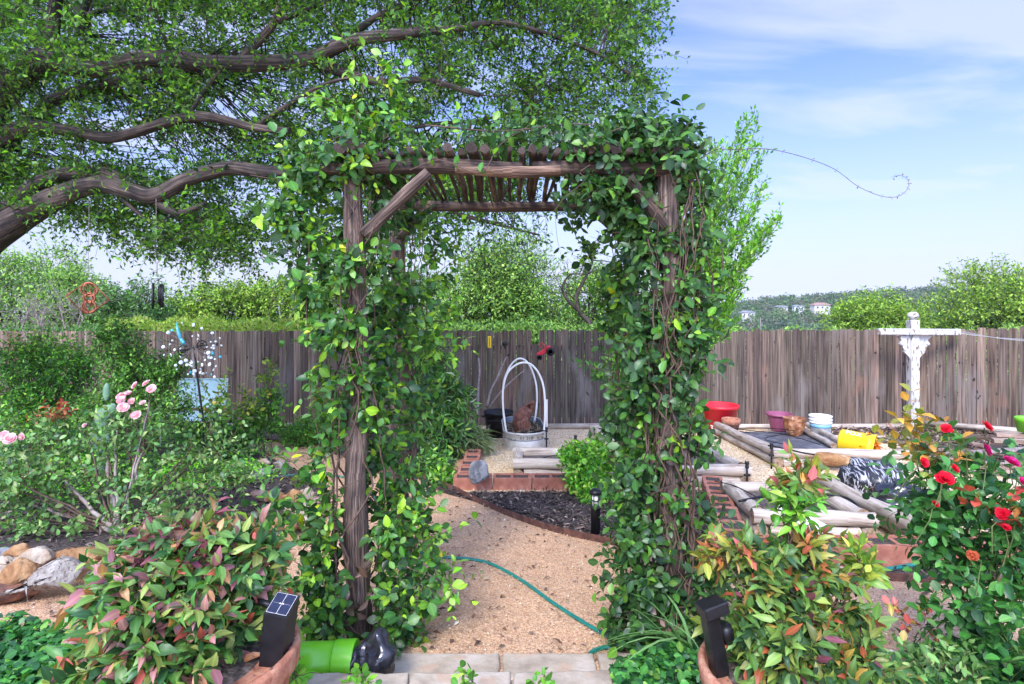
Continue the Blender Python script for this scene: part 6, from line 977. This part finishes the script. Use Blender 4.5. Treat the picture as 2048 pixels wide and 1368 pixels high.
cover('bright low ground cover under the pink roses', [(-300, 1010), (120, 1012), (330, 1000), (470, 985), (560, 960), (520, 935), (400, 920), (-300, 905)], 11000, .05, [(.14, .42, .03, 3), (.24, .56, .04, 3), (.07, .24, .03, 2)], 23, .12, T_dia, .5)
cover('mixed weeds between the rose bed and the fence', [(330, 920), (560, 930), (520, 880), (440, 862), (-200, 860), (-200, 930)], 8000, .055, GR, 24, .22, T_dia, .5)
for k, (px, py, lb) in enumerate(((590, 1345, 'sprig beside the green fitting'), (720, 1350, 'bright sprig on the upper step by the joint'), (945, 1355, 'bright sprig in the middle of the upper step'), (1090, 1366, 'sprig at the bottom edge right of centre'))):
    shrub('creeping_fig_sprig', f'creeping fig {lb}', 'plant', P(px, py+8, 2.1), [(P(px, py+8, 2.1), (.035, .04, .012), 6, BR)], BR, .032, .75, 350+k, L=.06, nodes=3, T=T_ov, stemr=.0015, stems=1, group='creeping fig sprigs on the step')
# ------------------------------------------------------------------ trees beyond the fence
FT = [(0.197, 0.349, 0.073, 4), (0.288, 0.463, 0.087, 3), (0.106, 0.211, 0.058, 3), (0.423, 0.56, 0.131, 1)]
FD = [(0.108, 0.221, 0.065, 4), (0.162, 0.299, 0.078, 3), (0.068, 0.143, 0.052, 3)]
FY = [(0.23, 0.363, 0.05, 4), (0.322, 0.44, 0.066, 3), (0.127, 0.22, 0.044, 2)]
def tree(label, cx, top, d, wpx, pal, n, size, seed, low=.0, name='leafy_tree'):
    rg = np.random.default_rng(seed); w_ = wpx/F*d; zt_ = EZ-(top-HY)/F*d; z0 = gz(d); H_ = zt_-z0; x = (cx-CX)*d/F; t = thing(name, label, 'tree', (x, d, z0), 'trees beyond the fence'); cen = np.array([x, d, z0+H_*.56]); R3 = np.array([w_/2, w_*.42, H_*.44])
    nb = 46; u = nrmz(rg.normal(0, 1, (nb, 3))); bc = cen+u*R3*rg.uniform(.45, .88, (nb, 1)); br = w_*rg.uniform(.09, .16, nb); lv = Leaves(seed); tw = Twigs(); k = n//(nb*8)
    for c, rb in zip(bc, br):
        o, uu = blobpts(c, (rb, rb, rb*.7), k, rg, .4); pts, ds = sprays(o, uu+np.array([0, 0, .35]), rb*.9, 4, .2, .02, rg); tw.add(pts, .008, .004); pos, ax, nr = leaves_on(pts, ds, rg, 2, .8, .5, .8); lv.add(pos, ax, nr, size*rg.uniform(.6, 1.3, len(pos)), .55, [(*[v*f for v, f in zip(p[:3], [1, 1, 1])], p[3]) for p in pal], T_dia, .3)
        q = np.linspace(0, 1, 7)[:, None]; s = np.array([x, d, z0+H_*.2]); mid = s*.5+c*.5+np.array([0, 0, -.1*H_])+rg.normal(0, .15, 3); tw.add(((1-q)**2*s+2*q*(1-q)*mid+q*q*c)[None], .05*w_/4, .015, 5)
    b = MB(); b.tube([(x, d, z0-.2), (x+.1, d, z0+H_*.12), (x, d, z0+H_*.24)], [.05*w_, .038*w_, .03*w_], 9, rough=.1); b.build('trunk', M['bark'], t); tw.build('branches', M['bark'], t); lv.build('crown', M['farleaf'], t); return t
for k, a in enumerate([('pale green spreading tree at the far left beyond the fence', 30, 488, 23, 330, FT, 16000, .13), ('shorter green tree behind the copper spinner', 150, 512, 20, 160, FT, 9000, .11), ('dark green tree behind the wind chime', 262, 533, 19, 170, FD, 11000, .11), ('small dark tree right of the wind chime', 350, 566, 22, 110, FD, 6000, .12), ('rounded yellow green tree behind the glass spinner', 448, 549, 20, 190, FY, 12000, .11), ('yellow green tree left of the arbor', 575, 540, 21, 190, FY, 11000, .12), ('green tree behind the left arbor post', 700, 505, 22, 220, FT, 11000, .12), ('green tree seen between the left arbor posts', 830, 520, 21, 170, FD, 8000, .12), ('big bushy green tree framed by the arbor', 1010, 472, 18, 300, FT, 32000, .1), ('sparse pale tree right inside the arbor', 1180, 515, 19, 180, FT, 8500, .1), ('green tree behind the right arbor post', 1320, 560, 22, 160, FD, 6000, .12), ('round bright yellow green tree above the fence on the right', 1752, 594, 34, 180, FY, 13000, .17), ('smaller bright tree left of the round one on the right', 1700, 610, 38, 70, FY, 4500, .17), ('big yellow green tree at the right edge beyond the fence', 2010, 536, 27, 290, FY, 20000, .14), ('green tree filling the gap behind the clothesline post', 1870, 628, 36, 110, FD, 5000, .16)]):
    tree(*a, 500+k)
def bare(label, pts, d, r0, seed, nn, mat='deadwood', group=None, name='bare_shrub', L=.5):
    rg = np.random.default_rng(seed); t = thing(name, label, 'dead shrub' if name == 'bare_shrub' else 'dead tree', P(*pts[0], d), group); b = MB(); q = smooth_path([P(x, y, d) for x, y in pts], 5); b.tube(q, [r0, r0*.35], 7, rough=.15); b.build('trunk', M[mat], t); tw = Twigs(); a = np.array([A(p) for p in q]); o = a[rg.integers(len(a)//4, len(a), nn)]; p_, d_ = sprays(o, rg.normal(0, 1, o.shape)*np.array([1, .6, .5])+np.array([0, 0, .8]), L*rg.uniform(.4, 1.3, nn), 7, .22, -.02, rg); tw.add(p_, .012*r0/.05, .003, 4); o2 = p_[:, 4]; p2, _ = sprays(np.repeat(o2, 3, 0), rg.normal(0, 1, (nn*3, 3))+np.array([0, 0, .5]), L*.45, 5, .22, 0, rg); tw.add(p2, .005, .002, 3); tw.build('twigs', M[mat], t)
bare('brown crooked half dead tree inside the arbor above the fence', [(1200, 700), (1185, 655), (1160, 625), (1153, 595), (1168, 560), (1185, 520), (1175, 500)], 16.5, .075, 601, 16, 'bark', None, 'bare_tree', .7)
bare('second crooked bare stem leaning left inside the arbor', [(1160, 625), (1135, 600), (1125, 575), (1140, 550), (1170, 548)], 16.6, .05, 602, 12, 'bark', None, 'bare_tree', .5)
for k, (px, tx) in enumerate(((20, -20), (60, 90), (100, 70), (130, 165), (10, 60), (150, 120))): bare(['grey dead shrub at the left edge above the fence', 'grey dead shrub left of the copper spinner', 'grey dead shrub under the copper spinner', 'grey dead shrub right of the copper spinner', 'low grey dead shrub in the left corner above the fence', 'slender grey dead shrub right under the copper spinner'][k], [(px, 760), (px+(tx-px)*.5, 680), (tx, 615)], 14.5, .03, 610+k, 26, 'deadwood', 'dead shrubs above the left fence', L=.8)
lv = Leaves(77); rg = np.random.default_rng(77)
for (x0, x1, y0, pal, n) in ((215, 640, 648, [(.3, .38, .07, 3), (.22, .34, .05, 3), (.4, .4, .12, 1)], 26000), (640, 1400, 652, FT, 14000), (1400, 2300, 668, FT, 9000), (-300, 215, 662, FD, 9000)):
    px = rg.uniform(x0, x1, n); d = rg.uniform(13.2, 17.5, n); zt_ = EZ-(y0-HY)/F*d+.25*np.array([noise.noise(Vector((a*.02, b_*.3, 3))) for a, b_ in zip(px, d)])+.05; z = zt_-rg.random(n)**1.5*1.3; lv.add(np.column_stack([(px-CX)*d/F, d, z]), rg.normal(0, 1, (n, 3))+np.array([0, 0, .8]), rg.normal(0, 1, (n, 3)), .1*rg.uniform(.5, 1.3, n), .4, pal, T_dia, .3)
tag(lv.build('undergrowth', M['farleaf'], None, (0, 0, 0)), 'pale green brush growing thick just beyond the fence', kind='stuff')

# ------------------------------------------------------------------ haze
b = MB(); b.box((0, 690, -11), (1900, 1440, 52)); o = b.build('haze', None, None, (0, 0, 0)); m = bpy.data.materials.new('air'); m.use_nodes = True; n = m.node_tree.nodes; n.remove(n['Principled BSDF']); v = n.new('ShaderNodeVolumePrincipled'); v.inputs['Density'].default_value = .00022; v.inputs['Color'].default_value = (.86, .9, 1, 1); m.node_tree.links.new(v.outputs[0], n['Material Output'].inputs['Volume']); o.data.materials.append(m); tag(o, 'thin summer haze in the air over the valley', kind='stuff')
